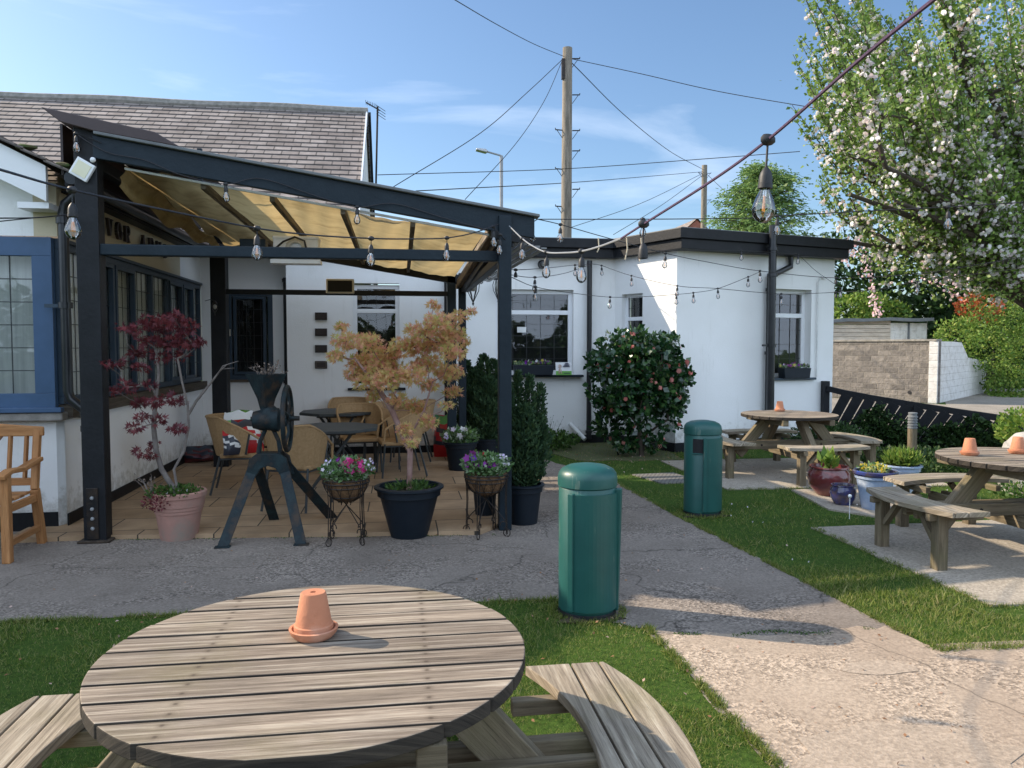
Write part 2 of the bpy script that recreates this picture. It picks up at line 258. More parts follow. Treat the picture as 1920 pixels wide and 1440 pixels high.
def finish(me,name,m,parent=None,smooth=False,bevel=0,**tg):
    o=bpy.data.objects.new(name,me); S.collection.objects.link(o)
    ms=m if isinstance(m,(list,tuple)) else [m]
    for k in ms: me.materials.append(M[k])
    if parent is not None:
        o.parent=parent; KIDS.setdefault(parent.name,[]).append(o.name); ORG[o.name]=ORG[parent.name]
    else: ORG[o.name]=Vector()
    if smooth:
        me.polygons.foreach_set('use_smooth',[True]*len(me.polygons)); me.set_sharp_from_angle(angle=R(42))
    if bevel:
        b=o.modifiers.new('bevel','BEVEL'); b.width=bevel; b.segments=2; b.limit_method='ANGLE'; b.angle_limit=R(40)
    tagit(o,**tg); return o
def norm(v): v=Vector(v); return v/max(v.length,1e-9)
class MB:
    def __init__(s): s.v=[];s.f=[];s.uv=[];s.mi=[];s.cm=0
    def face(s,idx,uv=None):
        s.f.append(tuple(idx)); s.uv.append(uv or [(0,0)]*len(idx)); s.mi.append(s.cm)
    def quad(s,a,b,c,d,uv=None):
        n=len(s.v); s.v+= [tuple(a),tuple(b),tuple(c),tuple(d)]
        if uv is None:
            a,b,c,d=map(Vector,(a,b,c,d)); L=(b-a).length; H=(d-a).length; uv=[(0,0),(L,0),(L,H),(0,H)]
        s.face((n,n+1,n+2,n+3),uv); return s
    def frame(s,o,X,Y,Z,sx,sy,sz):
        # box spanning o .. o+X*sx+Y*sy+Z*sz ; grain along X
        o=Vector(o);n=len(s.v); r=rnd.uniform(0,20); r2=rnd.uniform(0,20)
        P=[o+X*(sx*i)+Y*(sy*j)+Z*(sz*k) for k in(0,1) for j in(0,1) for i in(0,1)]
        s.v+=[tuple(p) for p in P]
        for q,ax in(((0,2,3,1),'xy'),((4,5,7,6),'xy'),((0,1,5,4),'xz'),((2,6,7,3),'xz'),((0,4,6,2),'yz'),((1,3,7,5),'yz')):
            uv=[]
            for k in q:
                i=(k&1)*sx; j=((k>>1)&1)*sy; l=((k>>2)&1)*sz
                uv.append((r+i,r2+j) if ax=='xy' else (r+i,r2+l+.5) if ax=='xz' else (r+j*.1,r2+l))
            s.face([n+k for k in q],uv)
        return s
    def box(s,x0,y0,z0,x1,y1,z1):
        dx,dy,dz=x1-x0,y1-y0,z1-z0
        X,Y,Z=Vector((1,0,0)),Vector((0,1,0)),Vector((0,0,1))
        if dx>=dy and dx>=dz: return s.frame((x0,y0,z0),X,Y,Z,dx,dy,dz)
        if dy>=dz: return s.frame((x1,y0,z0),Y,-X,Z,dy,dx,dz)
        return s.frame((x1,y0,z0),Z,Y,-X,dz,dy,dx)
    def bar(s,p0,p1,w,h,up=(0,0,1)):
        p0,p1=Vector(p0),Vector(p1); X=norm(p1-p0); Y=Vector(up).cross(X)
        if Y.length<1e-4: Y=Vector((0,1,0)).cross(X)
        Y.normalize(); Z=X.cross(Y); return s.frame(p0-Y*w/2-Z*h/2,X,Y,Z,(p1-p0).length,w,h)
    def tube(s,pts,r,n=8,cap=True,closed=False):
        pts=[Vector(p) for p in pts]; N=len(pts); rr=r if isinstance(r,(list,tuple)) else [r]*N
        base=len(s.v); t0=norm(pts[1]-pts[0]); u=t0.orthogonal().normalized()
        for i,p in enumerate(pts):
            if closed: t=norm(pts[(i+1)%N]-pts[i-1])
            else: t=norm(pts[min(i+1,N-1)]-pts[max(i-1,0)])
            u=u-t*u.dot(t); u=u.normalized() if u.length>1e-6 else t.orthogonal().normalized(); w=t.cross(u)
            for k in range(n):
                a=2*PI*k/n; s.v.append(tuple(p+(u*math.cos(a)+w*math.sin(a))*rr[i]))
        L=0
        for i in range(N if closed else N-1):
            j=(i+1)%N; l2=L+(pts[j]-pts[i]).length
            for k in range(n):
                k2=(k+1)%n; s.face((base+i*n+k,base+i*n+k2,base+j*n+k2,base+j*n+k),[(L,k/n*.3),(L,(k+1)/n*.3),(l2,(k+1)/n*.3),(l2,k/n*.3)])
            L=l2
        if cap and not closed:
            s.face([base+k for k in range(n)][::-1]); s.face([base+(N-1)*n+k for k in range(n)])
        return s
    def lathe(s,prof,c=(0,0,0),n=32,axis=None):
        c=Vector(c); A=norm(axis) if axis else Vector((0,0,1)); U=A.orthogonal().normalized() if axis else Vector((1,0,0)); V=A.cross(U); base=len(s.v)
        for r,z in prof:
            for k in range(n):
                a=2*PI*k/n; s.v.append(tuple(c+A*z+(U*math.cos(a)+V*math.sin(a))*max(r,1e-4)))
        for i in range(len(prof)-1):
            for k in range(n):
                k2=(k+1)%n; s.face((base+i*n+k,base+i*n+k2,base+(i+1)*n+k2,base+(i+1)*n+k),[(k/n,prof[i][1]),((k+1)/n,prof[i][1]),((k+1)/n,prof[i+1][1]),(k/n,prof[i+1][1])])
        return s
    def prism(s,poly,z0,z1,O=(0,0,0),X=(1,0,0),Y=(0,1,0),uvo=None,swap=False):
        O,X,Y=Vector(O),Vector(X),Vector(Y); Z=X.cross(Y).normalized(); n=len(poly); b=len(s.v)
        u0,v0=uvo or (rnd.uniform(0,20),rnd.uniform(0,20)); f=(lambda p:(u0+p[1],v0+p[0])) if swap else (lambda p:(u0+p[0],v0+p[1]))
        for z in(z0,z1):
            for p in poly: s.v.append(tuple(O+X*p[0]+Y*p[1]+Z*z))
        s.face([b+i for i in range(n)][::-1],[f(p) for p in poly][::-1]); s.face([b+n+i for i in range(n)],[f(p) for p in poly])
        for i in range(n):
            j=(i+1)%n; A,B=f(poly[i]),f(poly[j]); s.face((b+i,b+j,b+n+j,b+n+i),[A,B,(B[0],B[1]+abs(z1-z0)),(A[0],A[1]+abs(z1-z0))])
        return s
    def blob(s,c,r,seed=0,n=10,amp=.25,sq=(1,1,1)):
        rr=random.Random(seed); c=Vector(c); b=len(s.v); m=n//2+1
        ph=[rr.uniform(0,6) for _ in range(6)]
        for i in range(m+1):
            th=PI*i/m
            for k in range(n):
                a=2*PI*k/n; d=Vector((math.sin(th)*math.cos(a),math.sin(th)*math.sin(a),math.cos(th)))
                q=1+amp*(math.sin(3*d.x+ph[0])*math.sin(2.5*d.y+ph[1])+.6*math.sin(6*d.z+ph[2])*math.cos(5*d.x+ph[3]))*.7
                s.v.append(tuple(c+Vector((d.x*sq[0],d.y*sq[1],d.z*sq[2]))*r*q))
        for i in range(m):
            for k in range(n): k2=(k+1)%n; s.face((b+i*n+k,b+(i+1)*n+k,b+(i+1)*n+k2,b+i*n+k2))
        return s
    def build(s,name,m,parent=None,smooth=False,bevel=0,**tg):
        me=bpy.data.meshes.new(name); o=ORG[parent.name] if parent is not None else Vector()
        me.from_pydata([(x-o.x,y-o.y,z-o.z) for x,y,z in s.v],[],s.f)
        ul=me.uv_layers.new(name='UVMap'); flat=[c for f in s.uv for p in f for c in p]; ul.data.foreach_set('uv',flat)
        if any(s.mi): me.polygons.foreach_set('material_index',s.mi)
        me.update(); return finish(me,name,m,parent,smooth,bevel,**tg)
# leaves: many small faces in one mesh
TPL={}
def tpl(name,v,f): TPL[name]=(np.array(v,float),f)
tpl('leaf',[(0,0,0),(-.32,.45,.06),(0,1,-.06),(.32,.45,.06)],[(0,1,2,3)])
tpl('long',[(0,0,0),(-.10,.4,.05),(0,1,-.12),(.10,.4,.05)],[(0,1,2,3)])
tpl('sprig',[(0,0,0),(-.16,.3,.05),(-.05,.55,0),(-.12,.8,.04),(0,1,0),(.12,.75,-.04),(.05,.5,0),(.16,.3,-.05)],[(0,1,2,3,4,5,6,7)])
st=[(0,0,0)]
for k,(a,l) in enumerate([(-84,.55),(-42,.85),(0,1.),(42,.85),(84,.55)]):
    for da,ll in((-19,l*.42),(0,l),(19,l*.42)): st.append((math.sin(R(a+da))*ll,math.cos(R(a+da))*ll,-.25*ll*ll))
tpl('palm',st,[(0,1+3*k,2+3*k,3+3*k) for k in range(5)])
tpl('flower',[(math.cos(a)*r,math.sin(a)*r,h) for a,r,h in[(2*PI*k/10,1. if k%2==0 else .62,.22 if k%2==0 else .1) for k in range(10)]]+[(0,0,0)],[(10,k,(k+1)%10) for k in range(10)])
tpl('bloss',[(math.cos(2*PI*k/5+j)*r,math.sin(2*PI*k/5+j)*r,h) for j,r,h in((0,.9,.1),(.6,.75,.5)) for k in range(5)]+[(0,0,-.2)],[(10,0,1,2),(10,2,3,4),(5,6,7,8,9)])
tpl('blade',[(-.5,0,0),(.5,0,0),(.25,.55,.12),(-.25,.55,.12),(0,1,.45)],[(0,1,2,3),(3,2,4)])
def scatter(name,m,pts,dirs,sizes,shape='leaf',parent=None,up=None,wid=None,jit=.6,**tg):
    """pts Nx3, dirs Nx3 (leaf axis), sizes N"""
    pts=np.asarray(pts,float); dirs=np.asarray(dirs,float); N=len(pts); sizes=np.broadcast_to(np.asarray(sizes,float),(N,))
    V,F=TPL[shape]; d=dirs+NR.normal(0,jit,(N,3))*np.linalg.norm(dirs,axis=1,keepdims=True).clip(.3); d/=np.linalg.norm(d,axis=1,keepdims=True).clip(1e-6)
    a=NR.normal(0,1,(N,3)) if up is None else np.asarray(up,float)+NR.normal(0,.35,(N,3)); x=np.cross(d,a); x/=np.linalg.norm(x,axis=1,keepdims=True).clip(1e-6); z=np.cross(x,d)
    w=1. if wid is None else wid
    P=pts[:,None,:]+sizes[:,None,None]*(V[None,:,0:1]*w*x[:,None,:]+V[None,:,1:2]*d[:,None,:]+V[None,:,2:3]*z[:,None,:])
    o=ORG[parent.name] if parent is not None else Vector(); P=P.reshape(-1,3)-np.array(o)
    k=len(V); loops=[];ls=[];lt=[];pos=0
    fl=np.concatenate([np.array(f) for f in F]); tot=len(fl); cnt=[len(f) for f in F]; st=np.cumsum([0]+cnt[:-1])
    L=(np.arange(N)[:,None]*k+fl[None,:]).ravel(); LS=(np.arange(N)[:,None]*tot+st[None,:]).ravel(); LT=np.tile(cnt,N)
    me=bpy.data.meshes.new(name); me.vertices.add(N*k); me.vertices.foreach_set('co',P.ravel()); me.loops.add(len(L)); me.loops.foreach_set('vertex_index',L)
    me.polygons.add(len(LS)); me.polygons.foreach_set('loop_start',LS); me.polygons.foreach_set('loop_total',LT)
    at=me.attributes.new('rnd','FLOAT','FACE'); at.data.foreach_set('value',np.repeat(NR.random(N),len(F)))
    me.update(calc_edges=True); return finish(me,name,m,parent,False,0,**tg)
def ball(n,c,r,shell=.0):
    d=NR.normal(0,1,(n,3)); d/=np.linalg.norm(d,axis=1,keepdims=True); q=(shell+(1-shell)*NR.random((n,1)))**(1/2.2); r=np.array(r)*np.ones(3); return np.array(c)+d*q*r, d
# ================================================================ SETTING
Zv=Vector((0,0,1))
def sheet(name,poly,z,m,lbl=None,thick=0,skirt=True):
    b=MB()
    if thick: b.prism(poly,z-thick,z)
    else:
        n=len(poly); b.v=[(p[0],p[1],z) for p in poly]; b.face(range(n),[(p[0],p[1]) for p in poly])
    o=b.build(name,m,kind='structure'); return o
def wavy(p,q,n,amp,seed):
    r=random.Random(seed); p,q=Vector(p),Vector(q); d=(q-p); nn=Vector((-d.y,d.x)).normalized(); out=[]
    for i in range(n): out.append(tuple(p+d*(i/n)+nn*(r.uniform(-amp,amp) if i else 0)))
    return out
sheet('ground',[(-150,-150),(250,-150),(250,250),(-150,250)],-.004,'lawn_soil')
# concrete yard and path
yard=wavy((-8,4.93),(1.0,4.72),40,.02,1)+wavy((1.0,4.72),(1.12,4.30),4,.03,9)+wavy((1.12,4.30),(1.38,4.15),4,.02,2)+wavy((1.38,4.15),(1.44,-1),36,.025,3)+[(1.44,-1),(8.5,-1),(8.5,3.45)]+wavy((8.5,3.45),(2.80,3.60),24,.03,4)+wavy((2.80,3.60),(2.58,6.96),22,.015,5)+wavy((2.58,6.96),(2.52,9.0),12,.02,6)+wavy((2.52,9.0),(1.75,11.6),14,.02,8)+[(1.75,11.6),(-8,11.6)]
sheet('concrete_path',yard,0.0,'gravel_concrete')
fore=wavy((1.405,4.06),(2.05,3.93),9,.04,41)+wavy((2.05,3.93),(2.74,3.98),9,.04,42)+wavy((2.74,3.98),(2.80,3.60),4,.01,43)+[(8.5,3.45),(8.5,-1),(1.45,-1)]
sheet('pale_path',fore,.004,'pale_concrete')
for pcx,pcy,pr,sq,sd_ in((2.36,3.45,.20,.42,51),(1.95,2.65,.46,.6,52)):
    r5=random.Random(sd_); sheet('concrete_patch',[(pcx+math.cos(a)*pr*q,pcy+math.sin(a)*pr*sq*q) for a,q in[(2*PI*k/16,r5.uniform(.82,1.12)) for k in range(16)]],.0065,'patch_concrete')
pat=[(-3.2,6.72)]+wavy((-2.4,6.74),(.82,6.42),20,.012,11)+[(1.02,6.9),(1.62,8.7),(1.62,12.4),(-3.2,12.4)]
sheet('patio',pat,.035,'patio_flags',thick=.05)
sheet('picnic_slab_far',[(3.62,8.10),(6.3,7.95),(6.35,10.25),(3.60,10.28)],.008,'slab_concrete',thick=.03)
sheet('picnic_slab_middle',wavy((3.60,4.20),(6.6,4.12),14,.015,21)+[(6.6,4.12),(6.6,6.3)]+wavy((6.6,6.3),(3.58,6.27),14,.015,22)+wavy((3.58,6.27),(3.6,4.2),8,.012,23),.008,'slab_concrete',thick=.03)
sheet('picnic_slab_near',wavy((-1.35,1.0),(.82,1.0),6,.01,24)+[(.82,1.0)]+wavy((.82,1.0),(.8,3.0),8,.012,25)+wavy((.8,3.0),(-1.2,2.9),10,.02,26)+wavy((-1.2,2.9),(-1.35,1.0),8,.02,27),.008,'slab_concrete',thick=.03)
sheet('paving_strip',[(4.15,6.95),(4.42,6.55),(5.3,6.9),(5.2,8.0),(4.3,7.95)],.012,'slab_concrete',thick=.03)
sheet('drain_cover',[(3.02,8.55),(3.50,8.62),(3.42,9.28),(2.86,9.22)],.010,'grid_cover',thick=.03)
road=[(8.2,11.9),(9.6,9.4),(13,6),(60,6),(60,27),(20.6,27.0),(14.9,19.2),(12.9,23.4),(7.5,23.4)]
sheet('road',road,.002,'road_tar')
sheet('flower_bed',wavy((2.45,10.5),(4.1,10.3),12,.06,31)+[(4.05,11.2),(3.5,12.4),(1.9,12.4)],.006,'moss',thick=.03)
# ================================================================ PUB BUILDING
pub=thing('pub_building','white rendered pub with tiled gable roof and flat black edged extension','building',(0,12,0))
def wall(name,O,U,L,z0,z1,ops,depth,m,label=None,skirt=.14,parent=None):
    """sheet wall with real openings, reveals go inwards; O,U horizontal, inward normal = U rotated +90deg"""
    O=Vector((O[0],O[1],0)); U=norm((U[0],U[1],0)); N=Vector((-U.y,U.x,0)); b=MB()
    us=sorted({0,L}|{u for o in ops for u in o[:2]}); zs=sorted({z0,z1}|{z for o in ops for z in o[2:4]})
    P=lambda u,z,d=0:O+U*u+Zv*z+N*d
    for i in range(len(us)-1):
        for j in range(len(zs)-1):
            um=(us[i]+us[i+1])/2; zm=(zs[j]+zs[j+1])/2
            if any(o[0]<um<o[1] and o[2]<zm<o[3] for o in ops): continue
            b.quad(P(us[i],zs[j]),P(us[i+1],zs[j]),P(us[i+1],zs[j+1]),P(us[i],zs[j+1]))
    for a,c,e,f in ops:
        b.quad(P(a,e),P(a,e,depth),P(a,f,depth),P(a,f)); b.quad(P(c,e,depth),P(c,e),P(c,f),P(c,f,depth))
        b.quad(P(a,f),P(c,f),P(c,f,depth),P(a,f,depth)); b.quad(P(a,e,depth),P(a,e),P(c,e),P(c,e,depth)) if False else b.quad(P(a,e),P(c,e),P(c,e,depth),P(a,e,depth))
    w=b.build(name,m,parent or pub,label=label)
    if skirt:
        s=MB(); s.frame(O-N*.012+Zv*.0,U,N,Zv,L,.010,skirt); s.build('skirting','black_paint',parent or pub)
    return w
def window(O,U,a,c,e,f,depth,fm,mull=(),trans=(),fw=.05,lead=(4,6),sill=None,back='room_dark',backd=.12,opening=(),ld2=None,leadw=.006):
    O=Vector((O[0],O[1],0)); U=norm((U[0],U[1],0)); N=Vector((-U.y,U.x,0)); P=lambda u,z,d=0:O+U*u+Zv*z+N*d; d0=depth
    b=MB(); T=.06
    b.frame(P(a,e,d0),U,N,Zv,c-a,T,fw); b.frame(P(a,f-fw,d0),U,N,Zv,c-a,T,fw)
    b.frame(P(a,e+fw,d0),U,N,Zv,fw,T,f-e-2*fw); b.frame(P(c-fw,e+fw,d0),U,N,Zv,fw,T,f-e-2*fw)
    xs=[a+fw]+[m for m in mull]+[c-fw]; zs=[e+fw]+[t for t in trans]+[f-fw]
    for m in mull: b.frame(P(m-fw/2,e+fw,d0-.004),U,N,Zv,fw,T,f-e-2*fw)
    for t in trans: b.frame(P(a+fw,t-fw/2,d0-.002),U,N,Zv,c-a-2*fw,T,fw)
    for i in opening:   # casement sashes inside light i, each a little proud
        x0,x1=xs[i]+fw*.4,xs[i+1]-fw*.4; z0,z1=zs[0]+.005,zs[-1]-.005; q=.042
        for A in((x0,z0,x1-x0,q),(x0,z1-q,x1-x0,q),(x0,z0+q,q,z1-z0-2*q),(x1-q,z0+q,q,z1-z0-2*q)): b.frame(P(A[0],A[1],d0-.022),U,N,Zv,A[2],.05,A[3])
    w=b.build('window',fm,pub,bevel=.004)
    p=MB(); l=MB()
    for i in range(len(xs)-1):
        for j in range(len(zs)-1):
            x0,x1,z0,z1=xs[i],xs[i+1],zs[j],zs[j+1]; p.quad(P(x0,z0,d0+.03),P(x1,z0,d0+.03),P(x1,z1,d0+.03),P(x0,z1,d0+.03))
            nx=max(1,round((x1-x0)/lead[0])); nz=max(1,round((z1-z0)/lead[1]))
            for k in range(1,nx): u=x0+(x1-x0)*k/nx; l.frame(P(u-leadw/2,z0,d0+.022),U,N,Zv,leadw,.006,z1-z0)
            for k in range(1,nz): z=z0+(z1-z0)*k/nz; l.frame(P(x0,z-leadw/2,d0+.020),U,N,Zv,x1-x0,.006,leadw)
    p.build('pane','pane_glass',w); l.build('leading','lead',w)
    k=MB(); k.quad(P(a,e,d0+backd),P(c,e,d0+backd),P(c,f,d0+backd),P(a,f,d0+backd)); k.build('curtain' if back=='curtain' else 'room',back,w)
    if sill:
        s=MB(); s.frame(P(a-.08,e-.035,-.06),U,N,Zv,c-a+.16,d0+.06-.002,.035); s.build('sill',sill,w,bevel=.004)
    return w
WX=-2.89
# wing side wall (faces +X): U runs along -Y so that inward normal is -X
def sideO(y): return (WX,y)
# inward normal of U=(0,1) is (-1,0)
OY=7.16; Lw=11.9-OY
SO=(WX,OY); SU=(0,1)
y2=10.85
wall('wing_side_wall',SO,SU,Lw,0,.98,[],.1,'white_render')
wall('cream_wall',SO,SU,y2-OY,2.53,3.06,[],.1,'cream_render','cream painted band above the side windows',skirt=0)
wall('wing_side_wall_top',(WX,y2),SU,11.9-y2,2.53,3.06,[],.1,'white_render',skirt=0)
mul=[.62,1.25,1.88,2.50,3.13,3.75,4.3]
window(SO,SU,.0,Lw,1.10,2.50,.0,'slate_frame',mull=mul,fw=.06,lead=(.15,.23),back='curtain',backd=.07,opening=(1,2,5,6))
b=MB(); b.frame(Vector((WX+.07,OY,.985)),Vector((0,1,0)),Vector((-1,0,0)),Zv,Lw,.13,.11); b.build('window_board','old_sill',pub)
b=MB(); b.frame(Vector((WX+.03,OY,2.50)),Vector((0,1,0)),Vector((-1,0,0)),Zv,Lw,.08,.03); b.build('drip_board','slate_frame',pub)
# front face of the wing
FO=(-9,7.16); FU=(1,0); FL=9-2.96
wall('wing_front_wall',FO,FU,FL,0,.96,[],.1,'white_render',skirt=.16)
b=MB(); b.quad((-2.96,7.16,0),(-2.89,7.30,0),(-2.89,7.30,.96),(-2.96,7.16,.96)); b.build('corner_splay','white_render',pub)
b=MB(); b.box(-9,7.04,.965,-2.86,7.3,1.035); b.box(-2.99,7.3,.966,-2.80,7.55,1.034); b.build('stone_sill','stone_sill',pub,bevel=.012)
window((-9,7.09),FU,0,9-2.93,1.04,2.53,.0,'blue_frame',mull=[2.2,3.9,5.0],fw=.16,lead=(.18,.18),back='curtain',backd=.25,leadw=.008)
b=MB(); b.box(-9,7.02,1.04,-2.86,7.088,1.08); b.build('window_board','blue_frame',pub,bevel=.004)
# gable front above, bargeboard, verge tiles, wing roof
ez=3.03; rk=.50
gx=AY(62,400,7.12).x; b=MB(); b.quad((gx,7.12,2.54),(WX,7.12,2.54),(WX,7.12,3.0),(gx,7.12,3.0)); b.quad((WX,7.12,2.54),(WX,7.17,2.54),(WX,7.17,3.0),(WX,7.12,3.0)); b.build('cream_wall','cream_render',pub); b=MB(); b.v=[(-9,7.12,2.54),(gx,7.12,2.54),(gx,7.12,ez-.02),(-9,7.12,ez+(9+gx)*rk)]; b.face((0,1,2,3)); b.build('gable_wall','white_render',pub,label='white gable above the blue bay window')
def rakeband(y0,y1,dz0,dz1,x1,m,name,label=None,x0=-9):
    b=MB(); P=[(x0,0),(x1,0)]; f=lambda x:ez+( -2.70-x)*rk
    poly=[(x0,f(x0)+dz0),(x1,f(x1)+dz0),(x1,f(x1)+dz1),(x0,f(x0)+dz1)]
    b.prism(poly,0,y1-y0,(0,y1,0),(1,0,0),(0,0,1)); return b.build(name,m,pub,label=label)
rakeband(6.86,6.90,-.32,-.03,-2.86,'white_upvc','bargeboard')
b=MB(); b.box(-3.1,6.90,2.74,-2.86,7.11,2.79); b.quad((-9,6.90,ez+6.3*rk-.32),(-3.0,6.90,ez+.15-.32),(-3.0,7.12,ez+.15-.32),(-9,7.12,ez+6.3*rk-.32)); b.build('soffit','white_upvc',pub)
b=MB()
nr=38
for i in range(nr):   # courses of the wing roof stepping up from the eave, running back along Y
    xa=-2.66-i*.17; xb=xa-.19; za=ez+(-2.70-xa)*rk+.035; zb=ez+(-2.70-xb)*rk+.02
    b.quad((xa,6.80,za),(xa,13.5,za),(xb,13.5,zb),(xb,6.80,zb)); b.quad((xa,6.80,za-.03),(xa,13.5,za-.03),(xa,13.5,za),(xa,6.80,za)); b.quad((xb,6.80,zb-.025),(xa,6.80,za-.025),(xa,6.80,za),(xb,6.80,zb))
b.quad((-9.1,6.8,ez+6.4*rk+.02),(-9.1,13.5,ez+6.4*rk+.02),(-15.5,13.5,ez),(-15.5,6.8,ez)); b.build('wing_roof','roof_tiles',pub)
b=MB()
for k in range(13):
    x=-2.72-.28*k; b.blob((x,6.86,ez+(-2.7-x)*rk+.045),.05,k,8,.3,(1.6,1.,.5))
b.build('moss_clump','moss',pub,smooth=True)
b=MB(); b.box(-2.74,6.92,2.93,-2.71,11.8,3.04); b.box(-2.88,7.2,2.925,-2.745,11.8,2.945); b.build('eaves_board','black_paint',pub)
b=MB(); b.tube([(-2.66,6.84,2.985),(-2.66,11.8,2.99)],.055,12); b.build('gutter','black_pipe',pub,smooth=True)
# downpipes
def pipe(pts,r,m='black_pipe',rings=(),name='downpipe',label=None):
    b=MB(); b.tube(pts,r,12)
    for c,d in rings: b.tube([Vector(c)-norm(d)*.025,Vector(c)+norm(d)*.025],r*1.35,12)
    return b.build(name,m,pub,smooth=True,label=label)
p0=AY(118,400,7.02); px=p0.x
pipe([(-2.66,7.02,2.95),(-2.70,7.02,2.87),(px+.02,7.02,2.80),(px,7.02,2.72),(px,7.02,1.22),(px+.02,7.02,1.15),(px+.13,7.02,1.06),(px+.15,7.02,.98),(px+.15,7.02,.05)],.042,rings=[((px,7.02,2.66),(0,0,1)),((px,7.02,1.95),(0,0,1)),((px+.15,7.02,.9),(0,0,1))],label='black downpipe with swan neck at the wing corner')
b=MB(); b.box(px-.16,7.0,1.93,px,7.03,1.96); b.build('pipe_bracket','slate_frame',pub)
# recess wall with tall window and plaque wall
wall('recess_wall',(WX,11.9),(1,0),1.29,0,3.0,[(.36,1.02,1.11,2.42)],.08,'white_render')
window((WX,11.9),(1,0),.36,1.02,1.11,2.42,.0,'slate_frame',fw=.07,lead=(.11,.19),opening=(0,),sill='old_sill')
PY=11.4
b=MB(); b.quad((-1.60,11.9,0),(-1.60,PY,0),(-1.60,PY,3),(-1.60,11.9,3)); b.quad((.84,PY,0),(.84,12.4,0),(.84,12.4,3),(.84,PY,3)); b.build('wall_return','white_render',pub)
wall('back_wall',(-1.60,PY),(1,0),2.44,0,3.0,[(.93,1.60,1.0,2.52)],.12,'white_render')
window((-1.60,PY),(1,0),.93,1.60,1.0,2.50,.06,'white_upvc',trans=[2.12],fw=.06,lead=(.15,.30),sill='black_paint')
xp=AY(527,500,11.35).x
pipe([(xp,11.82,2.62),(xp,11.82,.1)],.045,rings=[((xp,11.82,2.58),(0,0,1)),((xp,11.82,1.08),(0,0,1))])
xp=AY(838,600,11.3).x
pipe([(xp,11.3,2.95),(xp,11.3,.1)],.042,rings=[((xp,11.3,1.07),(0,0,1)),((xp,11.3,2.1),(0,0,1))])
# extension walls
wall('extension_wall',(.84,12.4),(1,0),2.72,0,3.06,[(.70,1.99,1.14,2.53)],.14,'white_render')
window((.84,12.4),(1,0),.70,1.99,1.14,2.53,.09,'white_upvc',trans=[2.16],mull=(),fw=.07,lead=(.21,.20))
b=MB(); b.box(1.36,12.28,1.105,2.98,12.5,1.138); b.build('sill','teal_paint',pub,bevel=.004)
d4=Vector((4.12-3.53,11.12-12.4,0)); L4=d4.length; d4.normalize()
# opening of the narrow window found on this wall's plane
def onwall(px_,py_,O,U):
    r=_ray(px_,py_); O=Vector((O[0],O[1])); U=Vector((U[0],U[1])); # solve t*r.xy = O+u*U
    det=r.x*(-U.y)+U.x*r.y; t=(O.x*(-U.y)+U.x*O.y)/det; u=(r.x*O.y-r.y*O.x)/det; return u,EYE+r.z*t
W4=(3.53,12.4); a4=max(.1,onwall(1166,540,W4,d4)[0]); c4=onwall(1205,540,W4,d4)[0]
wall('extension_splay_wall',W4,d4,L4,0,3.06,[(a4,c4,1.3,2.45)],.14,'white_render')
window(W4,d4,a4,c4,1.3,2.45,.08,'white_upvc',trans=[2.05],fw=.06,lead=(.12,.2))
W5=(4.12,11.12); d5=Vector((math.sin(R(75)),math.cos(R(75)),0)); L5=onwall(1563,600,W5,d5)[0]
a5,z5t=onwall(1450,541,W5,d5); c5,_=onwall(1522,541,W5,d5); _,z5b=onwall(1450,709,W5,d5)
wall('extension_front_wall',W5,d5,L5,0,3.06,[(a5,c5,z5b,z5t)],.20,'white_render')
window(W5,d5,a5,c5,z5b,z5t,.14,'white_upvc',trans=[z5t-.42],fw=.07,lead=(.2,.22),sill='slate_frame')
e5=Vector((4.12,11.12,0))+d5*L5; n5=Vector((-d5.y,d5.x,0)); b=MB(); b.quad(e5,e5+n5*4,e5+n5*4+Zv*3.06,e5+Zv*3.06); b.build('extension_end_wall','white_render',pub)
# flat roof with two-tier black fascia following the walls
fo=.16
path=[Vector((.55,12.4-fo,0)),Vector((3.45,12.4-fo,0)),Vector((4.10,10.88,0)),e5+d5*.10-n5*.2]
def fascia(z0,z1,off,m,name):
    b=MB(); pp=[path[0]+Vector((0,-off,0)),path[1]+Vector((-off*.5,-off,0)),path[2]+Vector((-off*.6,-off,0)),path[3]-n5*off+d5*off]
    back=[Vector((.55,14.5,0)),Vector((4.2,14.6,0)),Vector((4.6,14,0)),path[3]+n5*4+d5*off]
    poly=[(p.x,p.y) for p in pp]+[(back[3].x,back[3].y),(.55,15.5)]
    b.prism(poly,z0,z1); return b.build(name,m,pub,bevel=.008)
fascia(3.04,3.19,.0,'black_paint','fascia'); fascia(3.19,3.34,.05,'black_paint','fascia_cap'); fascia(3.342,3.36,-.02,'felt_roof','flat_roof')
# soil stack and swan-neck pipe on the front wall
u1,_=onwall(1420,600,W5,d5); q=Vector((4.12,11.12,0))+d5*u1-n5*.32
pipe([q+Zv*3.46,q+Zv*2.9,q+Zv*.02],.06,rings=[(q+Zv*3.1,(0,0,1)),(q+Zv*1.62,(0,0,1)),(q+Zv*2.7,(0,0,1))],name='soil_pipe',label='thick black soil pipe rising above the flat roof')
b=MB(); b.bar(q+Zv*1.62-d5*.17,q+Zv*1.62,.03,.03); b.build('pipe_bracket','black_pipe',pub)
u2,_=onwall(1436,600,W5,d5); u3,_=onwall(1477,480,W5,d5); q2=Vector((4.12,11.12,0))+d5*u2-n5*.07; q3=Vector((4.12,11.12,0))+d5*u3-n5*.07
pipe([q3+Zv*3.03,q3+Zv*2.88,q2+Zv*2.70,q2+Zv*2.58,q2+Zv*.02],.045,rings=[(q2+Zv*1.5,(0,0,1)),(q2+Zv*2.5,(0,0,1))])
u4,_=onwall(1530,600,W5,d5); q4=Vector((4.12,11.12,0))+d5*u4-n5*.03
